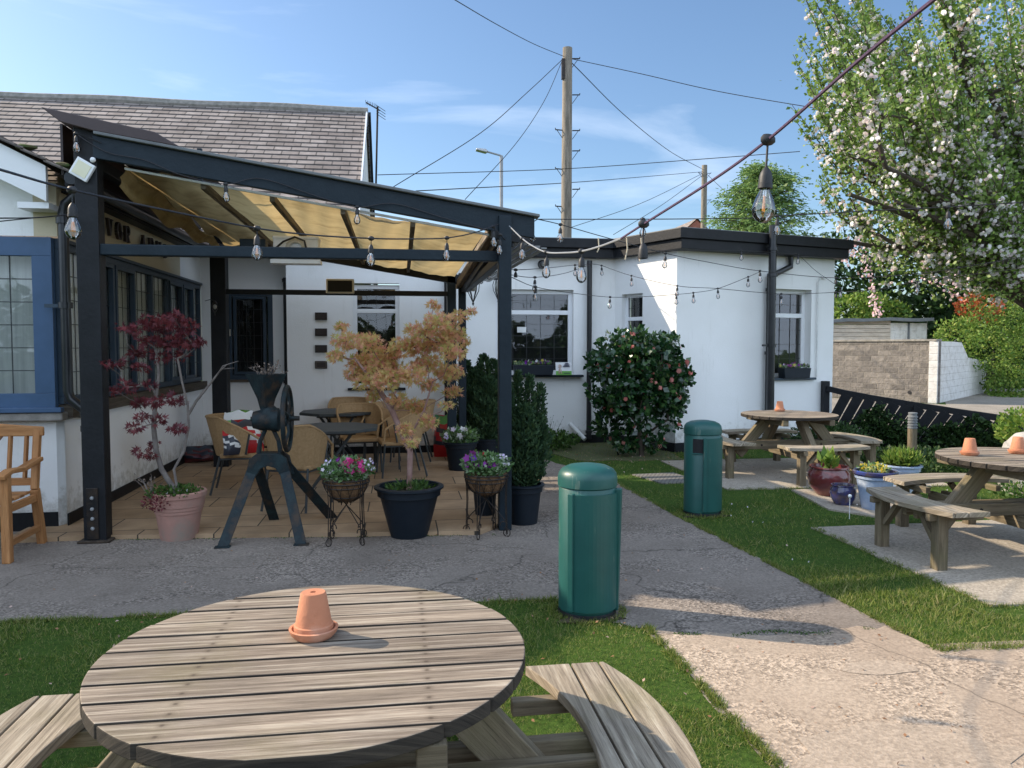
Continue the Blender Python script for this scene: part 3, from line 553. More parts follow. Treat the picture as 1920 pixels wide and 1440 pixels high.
pipe([q4+Zv*2.72+d5*.15,q4+Zv*2.74+d5*.05,q4+Zv*2.65,q4+Zv*1.1],.012,'white_pipe',name='conduit')
x5=AY(1105,600,12.3).x
pipe([(x5,12.3,3.0),(x5,12.3,.08)],.042,rings=[((x5,12.3,.2),(0,0,1)),((x5,12.3,1.4),(0,0,1))])
a_=AY(1070,795,12.3); c_=AY(1097,822,12.1); pipe([(a_.x,12.36,a_.z),(c_.x,12.1,.1)],.035,'white_pipe',name='waste_pipe',label='short white waste pipe slanting to the ground')
b=MB(); b.lathe([(.07,0),(.075,.02),(.05,.06),(.055,.12),(.03,.13)],(AY(1017,493,12.3).x,12.34,2.93),14,(0,-1,-.1)); b.build('air_vent','black_pipe',pub,smooth=True)
# tiled gable roof behind
rx0,rx1=-16,-.60; rp=.75; b=MB(); n=30; ry=16.; rz=6.32
for i in range(n):
    ya=11.55+i*(ry-11.55)/n; yb=ya+(ry-11.55)/n+.0; za=rz-(ry-ya)*rp; zb=rz-(ry-yb)*rp
    w=.02; L=math.hypot(yb-ya,zb-za)
    b.quad((rx0,ya,za+w),(rx1,ya,za+w),(rx1,yb,zb),(rx0,yb,zb),[(0,i*.17+.01),(rx1-rx0,i*.17+.01),(rx1-rx0,i*.17+.17),(0,i*.17+.17)])
    b.quad((rx0,ya,za),(rx1,ya,za),(rx1,ya,za+w),(rx0,ya,za+w),[(0,i*.17+.01),(rx1-rx0,i*.17+.01),(rx1-rx0,i*.17+.012),(0,i*.17+.012)])
b.quad((rx0,ry,rz),(rx1,ry,rz),(rx1,20.4,rz-4.4*rp),(rx0,20.4,rz-4.4*rp)); b.build('tiled_roof','roof_tiles',pub,label='weathered brown grey tiled roof with mossy ridge')
b=MB(); k=0; x=rx0
while x<rx1-.1:
    L=.44; b.tube([(x,ry,rz-.01+.012*math.sin(x*2)),(min(x+L,rx1),ry,rz-.01+.012*math.sin(x*2+.9))],.11,8); x+=L-.01
b.build('ridge_tiles','stone_sill',pub)
b=MB(); b.v=[(rx1-.05,11.6,3.0),(rx1-.05,20.3,3.05),(rx1-.05,ry,rz-.02)]; b.face((0,1,2)); b.build('gable_end_wall','white_render',pub)
b=MB(); b.bar((rx1+.03,ry,rz-.04),(rx1+.03,20.6,rz-4.6*rp-.04),.05,.13); b.build('bargeboard','black_paint',pub)
b=MB(); b.bar((rx1-.02,11.5,rz-4.5*rp-.03),(rx1-.02,ry,rz-.03),.03,.14); b.build('bargeboard','white_upvc',pub)
b=MB(); b.box(-2.6,11.2,2.98,.84,12.6,3.02); b.build('eaves_board','black_paint',pub)
# lettering on the cream wall
def letter(ch):
    """strokes of a slab-serif capital on a unit-high grid: list of polylines with widths"""
    t,n=.20,.09; a=[]
    if ch in'TREM': pass
    D={'T':([((.35,0),(.35,1),t),((.0,.95),(.7,.95),.1),((.05,.75),(.05,1),.08),((.65,.75),(.65,1),.08),((.18,.04),(.52,.04),.08)],.8),
    'E':([((.15,0),(.15,1),t),((0,.96),(.6,.96),.08),((0,.04),(.6,.04),.08),((.2,.5),(.45,.5),.08),((.6,.72),(.6,1),.08),((.6,0),(.6,.28),.08),((.46,.36),(.46,.64),.07)],.75),
    'V':([((.12,1),(.38,0),t),((.38,.02),(.62,1),n),((-.02,.97),(.3,.97),.07),((.48,.97),(.76,.97),.07)],.8),
    'O':('ring',.78),
    'R':([((.15,0),(.15,1),t),((0,.96),(.4,.96),.08),((0,.04),(.32,.04),.08),((.2,.5),(.4,.5),.08),((.35,.5),(.6,.03),.18),((.55,.04),(.72,.04),.08)],.8),
    'A':([((.08,0),(.36,1),n),((.34,1),(.62,0),t),((.2,.33),(.52,.33),.08),((-.02,.04),(.22,.04),.08),((.48,.04),(.78,.04),.08)],.85),
    'M':([((.1,0),(.1,1),n),((.12,1),(.42,.05),t),((.42,.05),(.72,1),n),((.76,0),(.76,1),t),((-.02,.04),(.22,.04),.08),((.62,.04),(.9,.04),.08),((-.02,.97),(.2,.97),.07),((.68,.97),(.9,.97),.07)],1.0),
    'S':('ess',.65)}
    return D[ch]
sign=thing('pub_sign','raised dark serif capitals reading TREVOR ARMS on the cream wall','sign',(WX+.02,9,2.8))
def do_letter(ch,y,z,h):
    d,w=letter(ch); b=MB(); P=lambda u,v:(WX+.022,y+u*h*1.1,z+v*h)
    def stroke(p,q,w,off=0): 
        A,B=Vector(P(*p)),Vector(P(*q)); A.x+=off;B.x+=off; b.bar(A,B,.03,w*h*1.05,up=(1,0,0)) if False else b.frame(A-Vector((0,0,0))-norm((B-A).cross(Vector((1,0,0))))*w*h/2,norm(B-A),norm((B-A).cross(Vector((1,0,0)))),Vector((1,0,0)),(B-A).length,w*h,.03)
    if d=='ring':
        pts=[(.36+.34*math.cos(2*PI*k/20),.5+.5*math.sin(2*PI*k/20)) for k in range(20)]
        for k in range(20):
            c=abs(math.cos(2*PI*(k+.5)/20)); stroke(pts[k],pts[(k+1)%20],.07+.13*c,k*.0004)
    elif d=='ess':
        pts=[(.55,.75),(.5,.92),(.3,.98),(.1,.88),(.08,.7),(.2,.56),(.42,.45),(.55,.3),(.48,.08),(.28,.02),(.1,.1),(.04,.28)]
        for k in range(11): stroke(pts[k],pts[k+1],.1+.08*(4<k<8),k*.0004)
    else:
        for k,(p,q,w) in enumerate(d): stroke(p,q,w,k*.0006)
        if ch=='R':
            pts=[(.38+.24*math.cos(a),.73+.24*math.sin(a)) for a in[PI/2-PI*k/8 for k in range(9)]]
            for k in range(8): stroke(pts[k],pts[k+1],.15,k*.0003+.006)
    b.build('letter','bronze',sign)
y=7.42
for ch in'TREVOR': do_letter(ch,y,2.705,.165); y+=.245
y+=.28
for ch in'ARMS': do_letter(ch,y,2.69,.165); y+=.27
# ================================================================ PERGOLA
per=thing('pergola','dark painted timber pergola with sloping yellow canvas canopy over the paved patio','pergola',(-.8,8.5,.035))
def pbox(name,x0,y0,z0,x1,y1,z1,m='black_paint',bev=.008,label=None):
    b=MB(); b.box(x0,y0,z0,x1,y1,z1); return b.build(name,m,per,bevel=bev,label=label)
bz=lambda x:3.27-.158*(x+2.35)       # top of the sloping front beam
def post(x0,y0,x1,y1,z1,label=None):
    p=pbox('post',x0,y0,.0,x1,y1,z1,'teal_paint' if x0>0 else 'black_paint',label=label); return p
pl=post(-2.56,6.64,-2.385,6.78,3.36,'thick black front post by the wing corner')
b=MB(); b.box(-2.53,6.628,.03,-2.44,6.64,.45); b.build('foot_plate','dark_metal',pl,bevel=.003)
for z in(.12,.2,.28,.37): b=MB(); b.lathe([(.016,0),(.014,.008),(.0,.010)],(-2.485,6.628,z),8,(0,-1,0)); b.build('bolt','galv',pl)
b=MB(); b.box(-2.60,6.60,.0,-2.35,6.82,.02); b.build('foot','soil',pl,bevel=.008)
post(.845,6.56,.955,6.67,2.72,'slim dark green front post beside the tall cypress'); post(-2.41,10.4,-2.22,10.6,2.9); post(.64,10.45,.76,10.57,2.6); post(.80,10.50,.90,10.62,2.6)
def slope_beam(name,x0,x1,y0,y1,dz0,dz1,m='teal_paint',label=None):
    b=MB(); b.prism([(x0,bz(x0)+dz0),(x1,bz(x1)+dz0),(x1,bz(x1)+dz1),(x0,bz(x0)+dz1)],0,y1-y0,(0,y1,0),(1,0,0),(0,0,1)); return b.build(name,m,per,bevel=.006,label=label)
slope_beam('beam',-2.40,1.16,6.60,6.66,-.18,0); slope_beam('beam_cap',-2.38,1.20,6.56,6.70,.003,.028,'felt_roof')
slope_beam('cornice',.70,1.13,6.662,6.80,-.16,-.01,'black_paint'); slope_beam('cornice',.78,1.02,6.57,6.598,-.25,-.18,'black_paint')
slope_beam('canopy_track',-2.2,.78,6.70,6.73,-.212,-.192,'white_upvc',label='white track along the canvas edge')
slope_beam('beam',-2.40,1.0,10.45,10.53,-.33,-.20,'black_paint')
pbox('rail',-2.40,6.66,2.34,.85,6.75,2.43,'teal_paint'); pbox('rail',-2.26,10.42,2.28,.64,10.50,2.345,'black_paint')
pbox('rail',.86,6.67,2.34,.94,10.5,2.42,'black_paint'); pbox('rail',-2.60,6.86,3.10,-2.50,10.4,3.2,'black_paint')
b=MB(); b.bar((.80,6.72,2.60),(.80,10.6,2.44),.06,.10); b.build('side_beam','weathered',per,label='stained timber edge beam under the canvas')
b=MB(); b.bar((.86,6.74,2.54),(.86,10.6,2.38),.05,.12); b.build('side_beam','black_paint',per)
b=MB(); 
for k in range(7): b.bar((.92+.06*k,6.8,2.55-.012*k),(.92+.06*k,11.2,2.62-.012*k),.05,.012+.006*(k%2))
b.build('side_roof','lamp_head',per,label='grey corrugated side roof strip')
rxs=[-2.15,-1.60,-1.05,-.47,.12,.70]
cf=lambda x:bz(x)-.20; cb=lambda x:2.655-.17*x
for x in rxs[1:5]:
    b=MB(); b.bar((x,6.74,cf(x)-.02),(x,10.5,cb(x)-.02),.04,.055,up=(0,0,1)); b.build('rafter','weathered',per)
# canvas sagging between the rafters
b=MB(); nx=60; ny=26
def cz(x,v):
    f=cf(x)*(1-v)+cb(x)*v
    for i in range(len(rxs)-1):
        if rxs[i]<=x<=rxs[i+1]:
            u=(x-rxs[i])/(rxs[i+1]-rxs[i]); sag=.045+.02*math.sin(i*2.3); f-=sag*math.sin(PI*u)*(1+.4*math.sin(7*v+i))*.9*min(1,.05+v*3); f+=.006*math.sin(u*19+v*11+i)
    if x<-1.6: f+=.03*math.sin((x+v*1.3)*16)*min(1,(-1.6-x)*2)-.30*max(0,(-1.75-x))*v
    return f+.012
P=[[Vector((-2.22+(.74+2.22)*i/nx,6.74+3.76*j/ny,0)) for i in range(nx+1)] for j in range(ny+1)]
for j in range(ny+1):
    for i in range(nx+1):
        p=P[j][i]; p.z=cz(p.x,j/ny)
        if j==0: p.y+=0; p.z-=.07*abs(math.sin((p.x+.45)*5.2))*(1 if p.x<.12 and p.x>-.45 else .0)
        b.v.append(tuple(p))
for j in range(ny):
    for i in range(nx): k=j*(nx+1)+i; b.face((k,k+1,k+nx+2,k+nx+1))
b.build('canopy','canvas',per,smooth=True,label='yellowed canvas canopy sagging between rafters')
# bunched canvas fold at the high left edge
b=MB(); m=14; n=26
for j in range(n+1):
    v=j/n; y=6.80+3.4*v
    for i in range(m+1):
        u=i/m; x=-2.22-.06*u+.015*math.sin(u*9+v*5); z=cz(-2.2,v)-.17*u*(.8+.2*math.sin(v*4+.4))+.008*math.sin(u*11+v*17); b.v.append((x,y,z))
for j in range(n):
    for i in range(m): k=j*(m+1)+i; b.face((k,k+1,k+m+2,k+m+1))
b.build('canopy_flap','canvas',per,smooth=True)
# brown cassette cover on the high side; depth stretched back to shade the canvas
c0=[(-2.76,3.47),(-1.92,3.31),(-1.73,3.20),(-2.38,3.30),(-2.62,3.36)]
b=MB(); b.prism(c0,0,3.8,(0,10.36,0),(1,0,0),(0,0,1)); b.build('cassette_cover','brown_cover',per,bevel=.006,label='dark brown slanting cover on top of the high end')
b=MB(); b.box(-2.765,6.92,3.02,-2.745,10.36,3.44); b.build('shade_board','brown_cover',per)  # added board that keeps the sun off the high canvas edge
b=MB(); b.prism([(-.74,3.02),(-.70,3.10),(-.38,2.97)],0,.1,(0,7.0,0),(1,0,0),(0,0,1)); b.build('end_board','teal_paint',per)
b=MB(); b.box(-1.83,7.5,3.1,-1.79,7.54,3.42); b.build('bracket','teal_paint',per)
# things fixed on the pergola
fl=thing('floodlight','small square white floodlight tilted on the thick pergola post','floodlight',(-2.50,6.60,3.0))
c=AY(153,317,6.6); b=MB(); X=Vector((.86,0,-.5)); Z=Vector((.5,0,.86)); b.frame(c-X*.075-Z*.075,X,Vector((0,1,0)),Z,.15,.035,.15); b.build('housing','white_upvc',fl,bevel=.006)
b=MB(); b.frame(c-X*.055-Z*.055-Vector((0,.004,0)),X,Vector((0,1,0)),Z,.11,.004,.11); b.build('lens','led_glass',fl)
b=MB(); b.blob(c+Vector((.085,0,.075)),.022,3,10,.05); b.build('sensor','white_upvc',fl,smooth=True)
ht=thing('speaker_cabinet','white weatherproof box with a cable loop resting above the rail under the canvas','electrical box',AY(556,490,7.8))
c=AY(556,466,7.8); b=MB(); b.box(c.x-.215,7.75,c.z-.11,c.x+.215,7.93,c.z+.11); b.box(c.x-.22,7.742,c.z+.08,c.x+.22,7.938,c.z+.115); b.build('housing','white_upvc',ht,bevel=.012)
b=MB(); b.lathe([(.10,0),(.10,.02),(.06,.03)],(c.x,7.75,c.z-.01),14,(0,-1,0)); b.build('junction_cover','pale_plastic',ht)
b=MB(); b.tube([(c.x-.27,7.71,c.z-.09),(c.x-.11,7.69,c.z+.05),(c.x,7.68,c.z+.095),(c.x+.09,7.68,c.z+.06),(c.x+.12,7.69,c.z-.09)],.010,6); b.build('lead','cable',ht)
b=MB(); b.box(c.x-.24,7.74,c.z-.15,c.x+.23,7.92,c.z-.112); b.build('bracket','white_upvc',ht)
b=MB(); c1=AY(638,537,10.38); sp=thing('wall_speaker','beige framed loudspeaker with black grille mounted on the rear rail','speaker',c1)
b.box(c1.x-.18,10.34,c1.z-.095,c1.x+.18,10.42,c1.z+.095); b.build('housing','pale_plastic',sp,bevel=.008)
b=MB(); b.box(c1.x-.155,10.333,c1.z-.072,c1.x+.155,10.34,c1.z+.072); b.build('grille','speaker_black',sp)
db=AY(476,457,7.8); hb=thing('junction_box','dark grey box behind the rail beside the white box','electrical box',db); b=MB(); b.box(db.x-.13,7.78,db.z-.06,db.x+.11,7.95,db.z+.045); b.build('housing','teal_paint',hb,bevel=.006)
# small things on walls
for k,py in enumerate((593,623,654,684)):
    c=AY(602,py,11.385); pq=thing('wall_plaque',['bronze plaque highest of four in the column on the cream lit wall','bronze plaque second from the top in the wall column','bronze plaque third from the top in the wall column','lowest wall plaque with a visible engraved frame'][k],'plaque',c,'bronze plaques in a column on the wall')
    b=MB(); b.box(c.x-.085,11.37,c.z-.055,c.x+.085,11.398,c.z+.055); b.build('plate','bronze',pq,bevel=.004)
    b=MB(); 
    for a in((-.07,-.04,.07,-.036),(-.07,.036,.07,.04),(-.07,-.036,-.066,.036),(.066,-.036,.07,.036)): b.box(c.x+a[0],11.366,c.z+a[1],c.x+a[2],11.37,c.z+a[3])
    b.build('rim','pole_wood' if k==3 else 'dark_metal',pq)
def lantern(c,label,s=1.,ornate=True):
    t=thing('wall_lantern',label,'lantern',c); c=Vector(c)
    b=MB()
    if ornate:
        for k in range(6):
            a=2*PI*k/6; b.tube([c+Vector((math.cos(a)*r_*s,math.sin(a)*r_*s,z_*s)) for r_,z_ in((.02,.16),(.06,.13),(.085,.05),(.075,-.04),(.035,-.12),(.008,-.18))],.006*s,5)
        b.lathe([(.03*s,.15*s),(.075*s,.13*s),(.05*s,.17*s),(.015*s,.21*s)],c,12); b.tube([c+Vector((0,0,-.17*s)),c+Vector((0,0,-.24*s))],[.012*s,.004*s],6); b.blob(c+Vector((0,0,-.21*s)),.016*s,1,8,0)
        b.tube([c+Vector((0,0,.2*s)),c+Vector((-.05,0,.25*s)),c+Vector((-.12,0,.2*s))],.01*s,6)
        b.build('cage','black_pipe',t,smooth=True); b=MB(); b.blob(c+Vector((0,0,.03*s)),.055*s,1,12,0,(1,1,1.4)); b.build('globe','lantern_glass',t,smooth=True)
    else:
        b.lathe([(.03*s,.22*s),(.05*s,.18*s),(.045*s,.12*s),(.02*s,.1*s),(.02*s,.06*s),(.14*s,-.01*s),(.15*s,-.03*s),(.13*s,-.03*s)],c,18); b.tube([c+Vector((0,0,.2*s)),c+Vector((0,.2,.16*s))],.012,6)
        b.build('shade','black_pipe',t,smooth=True); b=MB(); b.tube([c+Vector((0,0,-.02)),c+Vector((0,0,-.13*s)),c+Vector((0,0,-.18*s))],[.055*s,.05*s,.01],12); b.build('globe','lantern_glass',t,smooth=True)
lantern(AY(887,540,10.3),'ornate black iron caged lantern hanging on the rear pergola post')
lantern(AY(934,540,12.2),'black barn style lantern with white globe beside the big window')
lantern(AY(403,577,10.2),'small glass bulkhead lantern on the rear left pergola post',.42)
b=MB(); c=AY(427,624,11.88); bl=thing('door_bell','small cream bell push box on the dark window edge','bell push',c); b.box(c.x-.05,11.80,c.z-.05,c.x+.05,11.86,c.z+.05); b.build('case','pale_plastic',bl,bevel=.006)
# ================================================================ PICNIC TABLES
def picnic(label,cx,cy,grain=True,first=None):
    t=thing('picnic_table',label,'picnic table',(cx,cy,0),'round wooden picnic tables with curved benches')
    RT=.585; th=.038; zt=.75; b=MB(); nb=11; bw=2*RT/nb
    for i in range(nb):
        y0=-RT+i*bw+.005; y1=y0+bw-.010; pts=[]
        yy=[y0+(y1-y0)*k/6 for k in range(7)]
        hx=lambda y:math.sqrt(max(.0,RT*RT-y*y)) if abs(y)<RT-.002 else .05
        ym=max(y0,-RT+.006); yM=min(y1,RT-.006); yy=[ym+(yM-ym)*k/6 for k in range(7)]
        poly=[(-hx(y),y) for y in yy][::-1]+[(hx(y),y) for y in yy]
        dz=rnd.uniform(-.0015,.0015); b.prism([(p[0]+cx,p[1]+cy) for p in poly],zt-th+dz,zt+dz)
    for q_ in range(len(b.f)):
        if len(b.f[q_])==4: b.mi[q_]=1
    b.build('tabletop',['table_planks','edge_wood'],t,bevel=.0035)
    for s in(-1,1): b=MB(); b.box(cx+s*.30-.035,cy-.50,zt-th-.07,cx+s*.30+.035,cy+.50,zt-th-.002); b.build('top_batten','frame_wood',t,bevel=.004)
    # crossing base beams carrying the benches
    for ax in(0,1):
        for s in(-1,1):
            b=MB(); o=.062*s; z=.275 if ax else .317; L=.93
            if ax==0: b.frame(Vector((cx-L,cy+o-.0225,z)),Vector((1,0,0)),Vector((0,1,0)),Zv,2*L,.045,.095)
            else: b.frame(Vector((cx+o+.0225,cy-L,z-.055)),Vector((0,1,0)),Vector((-1,0,0)),Zv,2*L,.045,.095)
            be=b.build('base_beam','frame_wood',t,bevel=.004)
            if ax==0 and s<0:
                for x in(-.62,-.4,.4,.62): b=MB(); b.lathe([(.014,0),(.012,.006),(.0,.007)],(cx+x,cy+o-.0225,z+.05),8,(0,-1,0)); b.build('bolt','dark_metal',be)
    # slanting legs
    for ax in(0,1):
        for s in(-1,1):
            for q in(0,):
                b=MB(); o=0.
                A=Vector((s*.28,o,zt-th-.004)) ; B=Vector((s*.68,o,.25))
                if ax: A=Vector((-A.y*1.0,A.x,A.z)); B=Vector((-B.y,B.x,B.z))
                C=Vector((cx,cy,0)); b.bar(C+A,C+B,.045 if 0 else .045,.11,up=(0,1,0) if ax==0 else (1,0,0)) if False else b.bar(C+A,C+B,.072,.13)
                b.build('leg','frame_wood',t,bevel=.004)
    # curved benches, three planks each, on posts with knee braces
    r0,r1=.835,1.085
    for k in range(4):
        a=k*PI/2; U=Vector((math.cos(a),math.sin(a),0)); V=Vector((-math.sin(a),math.cos(a),0)); C=Vector((cx,cy,0)); b=MB(); hl=.60
        pw=(.0,)
        n=3; x_in=lambda y:.79-.46*y*y ; x_out=lambda y:1.067-.41*y*y
        ends=.60; xl=.62; 
        # plank borders at x = const lines, clipped by inner and outer arcs and by slanted ends
        edges=[.60,.84,.945,1.10]
        for i in range(3):
            e0,e1=edges[i]+.004,edges[i+1]-.004; poly=[]
            ys=[-.50+1.0*j/24 for j in range(25)]
            lo=[];hi=[]
            for y in ys:
                a0=max(e0,x_in(y)-.0); a1=min(e1,x_out(y))
                end=1.30-abs(y)*.62 if False else 9
                if a1-a0>.012: lo.append((a0,y)); hi.append((a1,y))
            if False: # inner plank exists at both ends only
                for sgn in(-1,1):
                    l=[p for p in lo if p[1]*sgn>0]; h=[p for p in hi if p[1]*sgn>0]
                    if len(l)>1: b.prism([(p[0],p[1]) for p in l]+[(p[0],p[1]) for p in h][::-1],.45-.036,.45,C,U,V,swap=True)
            else: b.prism(lo+hi[::-1],.45-.036,.45,C,U,V,swap=True)
        be=b.build('bench','weathered_pale',t,bevel=.003)
        for s in(-1,1):
            b=MB(); y=s*.33; b.frame(C+U*.90+V*(y-.045),Zv,V,-U,.412,.09,.07) if False else b.box(*(lambda c:(c.x-.04,c.y-.04,0,c.x+.04,c.y+.04,.412))(C+U*.93+V*y))
            b.build('bench_leg','frame_wood',t,bevel=.004)
            b=MB(); b.bar(C+U*.60+V*y+Zv*.385,C+U*1.03+V*y+Zv*.385,.045,.05); b.bar(C+U*.93+V*(y-s*.04)+Zv*.20,C+U*.93+V*(y-s*.20)+Zv*.385,.04,.05,up=tuple(U)); b.build('bench_brace','frame_wood',t,bevel=.003)
    return t
T1=(-.235,2.185); T2=(4.88,9.12); T3=(4.74,5.27)
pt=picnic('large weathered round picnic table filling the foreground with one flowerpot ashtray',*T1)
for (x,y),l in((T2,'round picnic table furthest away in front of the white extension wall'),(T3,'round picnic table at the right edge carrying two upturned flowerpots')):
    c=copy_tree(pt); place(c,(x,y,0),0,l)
# upturned terracotta pot ashtrays
def ashtray(label,x,y,z=.752,tilt=0):
    t=thing('flowerpot_ashtray',label,'flowerpot',(x,y,z),'upturned terracotta pots in saucers on tables')
    b=MB(); b.lathe([(.001,0),(.055,0),(.066,.012),(.071,.026),(.063,.027),(.055,.012),(.001,.010)],(x,y,z),36); b.build('saucer','terracotta',t,smooth=True)
    b=MB(); b.lathe([(.050,.012),(.0565,.012),(.057,.036),(.0525,.039),(.0365,.128),(.034,.131),(.009,.131),(.008,.124),(.001,.124)],(x,y,z),36); b.build('pot','terracotta',t,smooth=True); return t
q=G(587,1197,.752); at=ashtray('terracotta pot upturned in its saucer on the foreground table',q.x,q.y+.02)
for (px_,py_),l in(((1462,770),'small terracotta pot upturned on the furthest picnic table'),((1818,852),'left of the two upturned terracotta pots on the right hand table'),((1908,849),'right of the two upturned terracotta pots, cut by the photo edge')):
    g=G(px_,py_+1,.752); place(copy_tree(at),(g.x,g.y,.752),rnd.uniform(0,6),l)
# ================================================================ LITTER BINS
def litter_bin(label,x,y,rz,slot):
    t=thing('litter_bin',label,'litter bin',(x,y,0),'green cylindrical litter bins'); r=.172
    b=MB(); b.lathe([(r*.97,0),(r*.97,.03),(r,.035),(r,.76),(r*.96,.769)],(x,y,0),40); b.build('body','bin_green',t,smooth=True)
    b=MB(); b.lathe([(r*1.0,.768),(r*1.035,.773),(r*1.035,.822),(r*1.0,.848),(r*.9,.870),(r*.68,.889),(r*.35,.899),(.001,.902)],(x,y,0),40); b.build('lid','bin_green',t,smooth=True)
    # curved door panel standing proud with its flange
    b=MB(); n=14; a0,a1=R(-40+rz),R(62+rz); 
    for i in range(n):
        A=a0+(a1-a0)*i/n; B=a0+(a1-a0)*(i+1)/n; ro=r+.014; ri=r+.001
        p=lambda a,q,z:Vector((x+math.cos(a)*q,y+math.sin(a)*q,z))
        b.quad(p(A,ro,.05),p(B,ro,.05),p(B,ro,.74),p(A,ro,.74)); b.quad(p(A,ro,.74),p(B,ro,.74),p(B,ri,.74),p(A,ri,.74)); b.quad(p(A,ri,.05),p(B,ri,.05),p(B,ro,.05),p(A,ro,.05))
    b.quad(p(a0,ri,.05),p(a0,ro,.05),p(a0,ro,.74),p(a0,ri,.74)); b.quad(p(a1,ro,.05),p(a1,ri,.05),p(a1,ri,.74),p(a1,ro,.74)); b.build('door','bin_green',t)
    b=MB(); a=a0-.07; b.bar(p(a,r+.006,.05),p(a,r+.006,.745),.036,.042,up=(math.cos(a),math.sin(a),0)); b.build('hinge_rail','bin_green',t,bevel=.004)
    b=MB(); a=a1+(.25 if slot is not None else .06); b.bar(p(a,r+(.012 if slot is not None else -.004),.03),p(a,r+.012,.76),.05,.045,up=(math.cos(a),math.sin(a),0)); b.build('side_rail','bin_green',t,bevel=.005)
    b=MB(); b.lathe([(r*1.001,.0),(r*1.03,.0),(r*1.02,.018),(r*1.001,.03)],(x,y,0),32); b.build('base_ring','black_paint',t,smooth=True)
    if slot is not None:
        a=R(slot); b=MB(); n=10
        for i in range(n):
            A=a-.48+.96*i/n; B=A+.096; b.quad(p(A,r+.003,.60),p(B,r+.003,.60),p(B,r+.003,.735),p(A,r+.003,.735))
        b.build('opening','speaker_black',t)
        b=MB(); b.tube([p(a-.5+.1*i,r+.004,.595) for i in range(11)],.006,6); b.build('lip','bin_green',t)
    return t
litter_bin('green domed litter bin closest to the camera on the path edge, with stained side',1.11,4.47,270,None)
litter_bin('green domed litter bin further back on the lawn with its dark slot showing',2.86,6.98,300,245)
b=MB(); b.blob((1.11,4.36,0),.16,4,12,.5,(1.3,.6,.12)); o=b.build('soil_patch','soil',None,smooth=True,kind='structure')
b=MB(); b.blob((2.86,6.88,0),.17,4,12,.5,(1.4,.5,.10)); o=b.build('soil_patch','soil',None,smooth=True,kind='structure')
# ================================================================ POTS
def pot(name,label,cat,x,y,rt,rb,h,m,style='rim',z0=0,soil=True,group=None):
    t=thing(name,label,cat,(x,y,z0),group); b=MB()
    if style=='rim': prof=[(.001,0),(rb,0),(rb*1.02,.01),(rb+(rt*.86-rb)*.45,h*.35),(rt*.86,h*.80),(rt*.93,h*.81),(rt*.93,h*.84),(rt*.95,h*.93),(rt*1.03,h*.95),(rt*1.03,h*.985),(rt*.98,h),(rt*.88,h),(rt*.86,h*.86),(.001,h*.86)]
    elif style=='band': prof=[(.001,0),(rb,0),(rb*1.01,.01),(rt*.80,h*.55),(rt*.83,h*.56),(rt*.84,h*.62),(rt*.865,h*.63),(rt*.875,h*.69),(rt*.90,h*.70),(rt*.94,h*.88),(rt*.99,h*.89),(rt,h*.98),(rt*.97,h),(rt*.88,h),(rt*.85,h*.9),(.001,h*.88)]
    else: prof=[(.001,0),(rb,0),(rb*1.1,.01),(rt*1.0,h*.32),(rt*1.10,h*.58),(rt*1.06,h*.80),(rt*.93,h*.90),(rt*.93,h*.93),(rt*1.03,h*.96),(rt*1.02,h),(rt*.92,h),(rt*.88,h*.85),(.001,h*.85)]
    b.lathe(prof,(x,y,z0),40); b.build('vessel',m,t,smooth=True)
    if soil: b=MB(); b.lathe([(rt*.86,h*.87),(rt*.5,h*.89),(.001,h*.90)],(x,y,z0),20); b.build('compost','soil',t,smooth=True)
    return t
pot('plant_pot','faded pink terracotta pot with grooved bands holding the red maple','plant pot',-1.84,6.72,.225,.145,.40,'pink_terracotta','band')
pot('plant_pot','big black plastic pot with wide rim holding the orange maple','plant pot',.07,6.52,.285,.155,.43,'black_pot')
pot('plant_pot','black plastic pot holding the tall cypress beside the slim post','plant pot',1.10,6.85,.19,.13,.36,'black_pot')
pot('plant_pot','black pot of pale pansies on the patio by the rear post','plant pot',.76,9.75,.22,.15,.36,'black_pot',z0=.035)
pot('plant_pot','small black pot of dark purple flowers behind the right flower stand','plant pot',.83,8.35,.13,.09,.26,'black_pot','belly',z0=.035)
pot('plant_pot','black pot on the ground right behind the flower stand legs','plant pot',.78,7.1,.13,.09,.30,'black_pot',z0=.035)
pot('plant_pot','dark pot holding the cypress by the far patio corner','plant pot',1.20,10.7,.23,.16,.32,'black_pot',z0=.0)
pot('plant_pot','round maroon glazed pot with a broad leaved plant','plant pot',4.55,7.62,.20,.12,.31,'maroon_glaze','belly',z0=.012)
pot('plant_pot','small shiny blue glazed pot without a plant','plant pot',4.42,7.14,.115,.08,.20,'blue_glaze','belly',z0=.012)
pot('plant_pot','tall pale blue glazed pot with dark blue rim and yellow flowers','plant pot',4.62,6.92,.20,.12,.37,'pale_glaze','rim',z0=.012)
pot('plant_pot','blue and white glazed pot with fresh green grass behind the tall pale one','plant pot',5.35,7.55,.20,.13,.32,'pale_glaze','rim',z0=.012)
b=MB(); b.lathe([(.175,.31),(.207,.345),(.207,.367),(.196,.376),(.176,.373),(.17,.33)],(4.62,6.92,.012),40)
o=b.build('rim','blue_glaze',bpy.data.objects['plant_pot.009'],smooth=True)
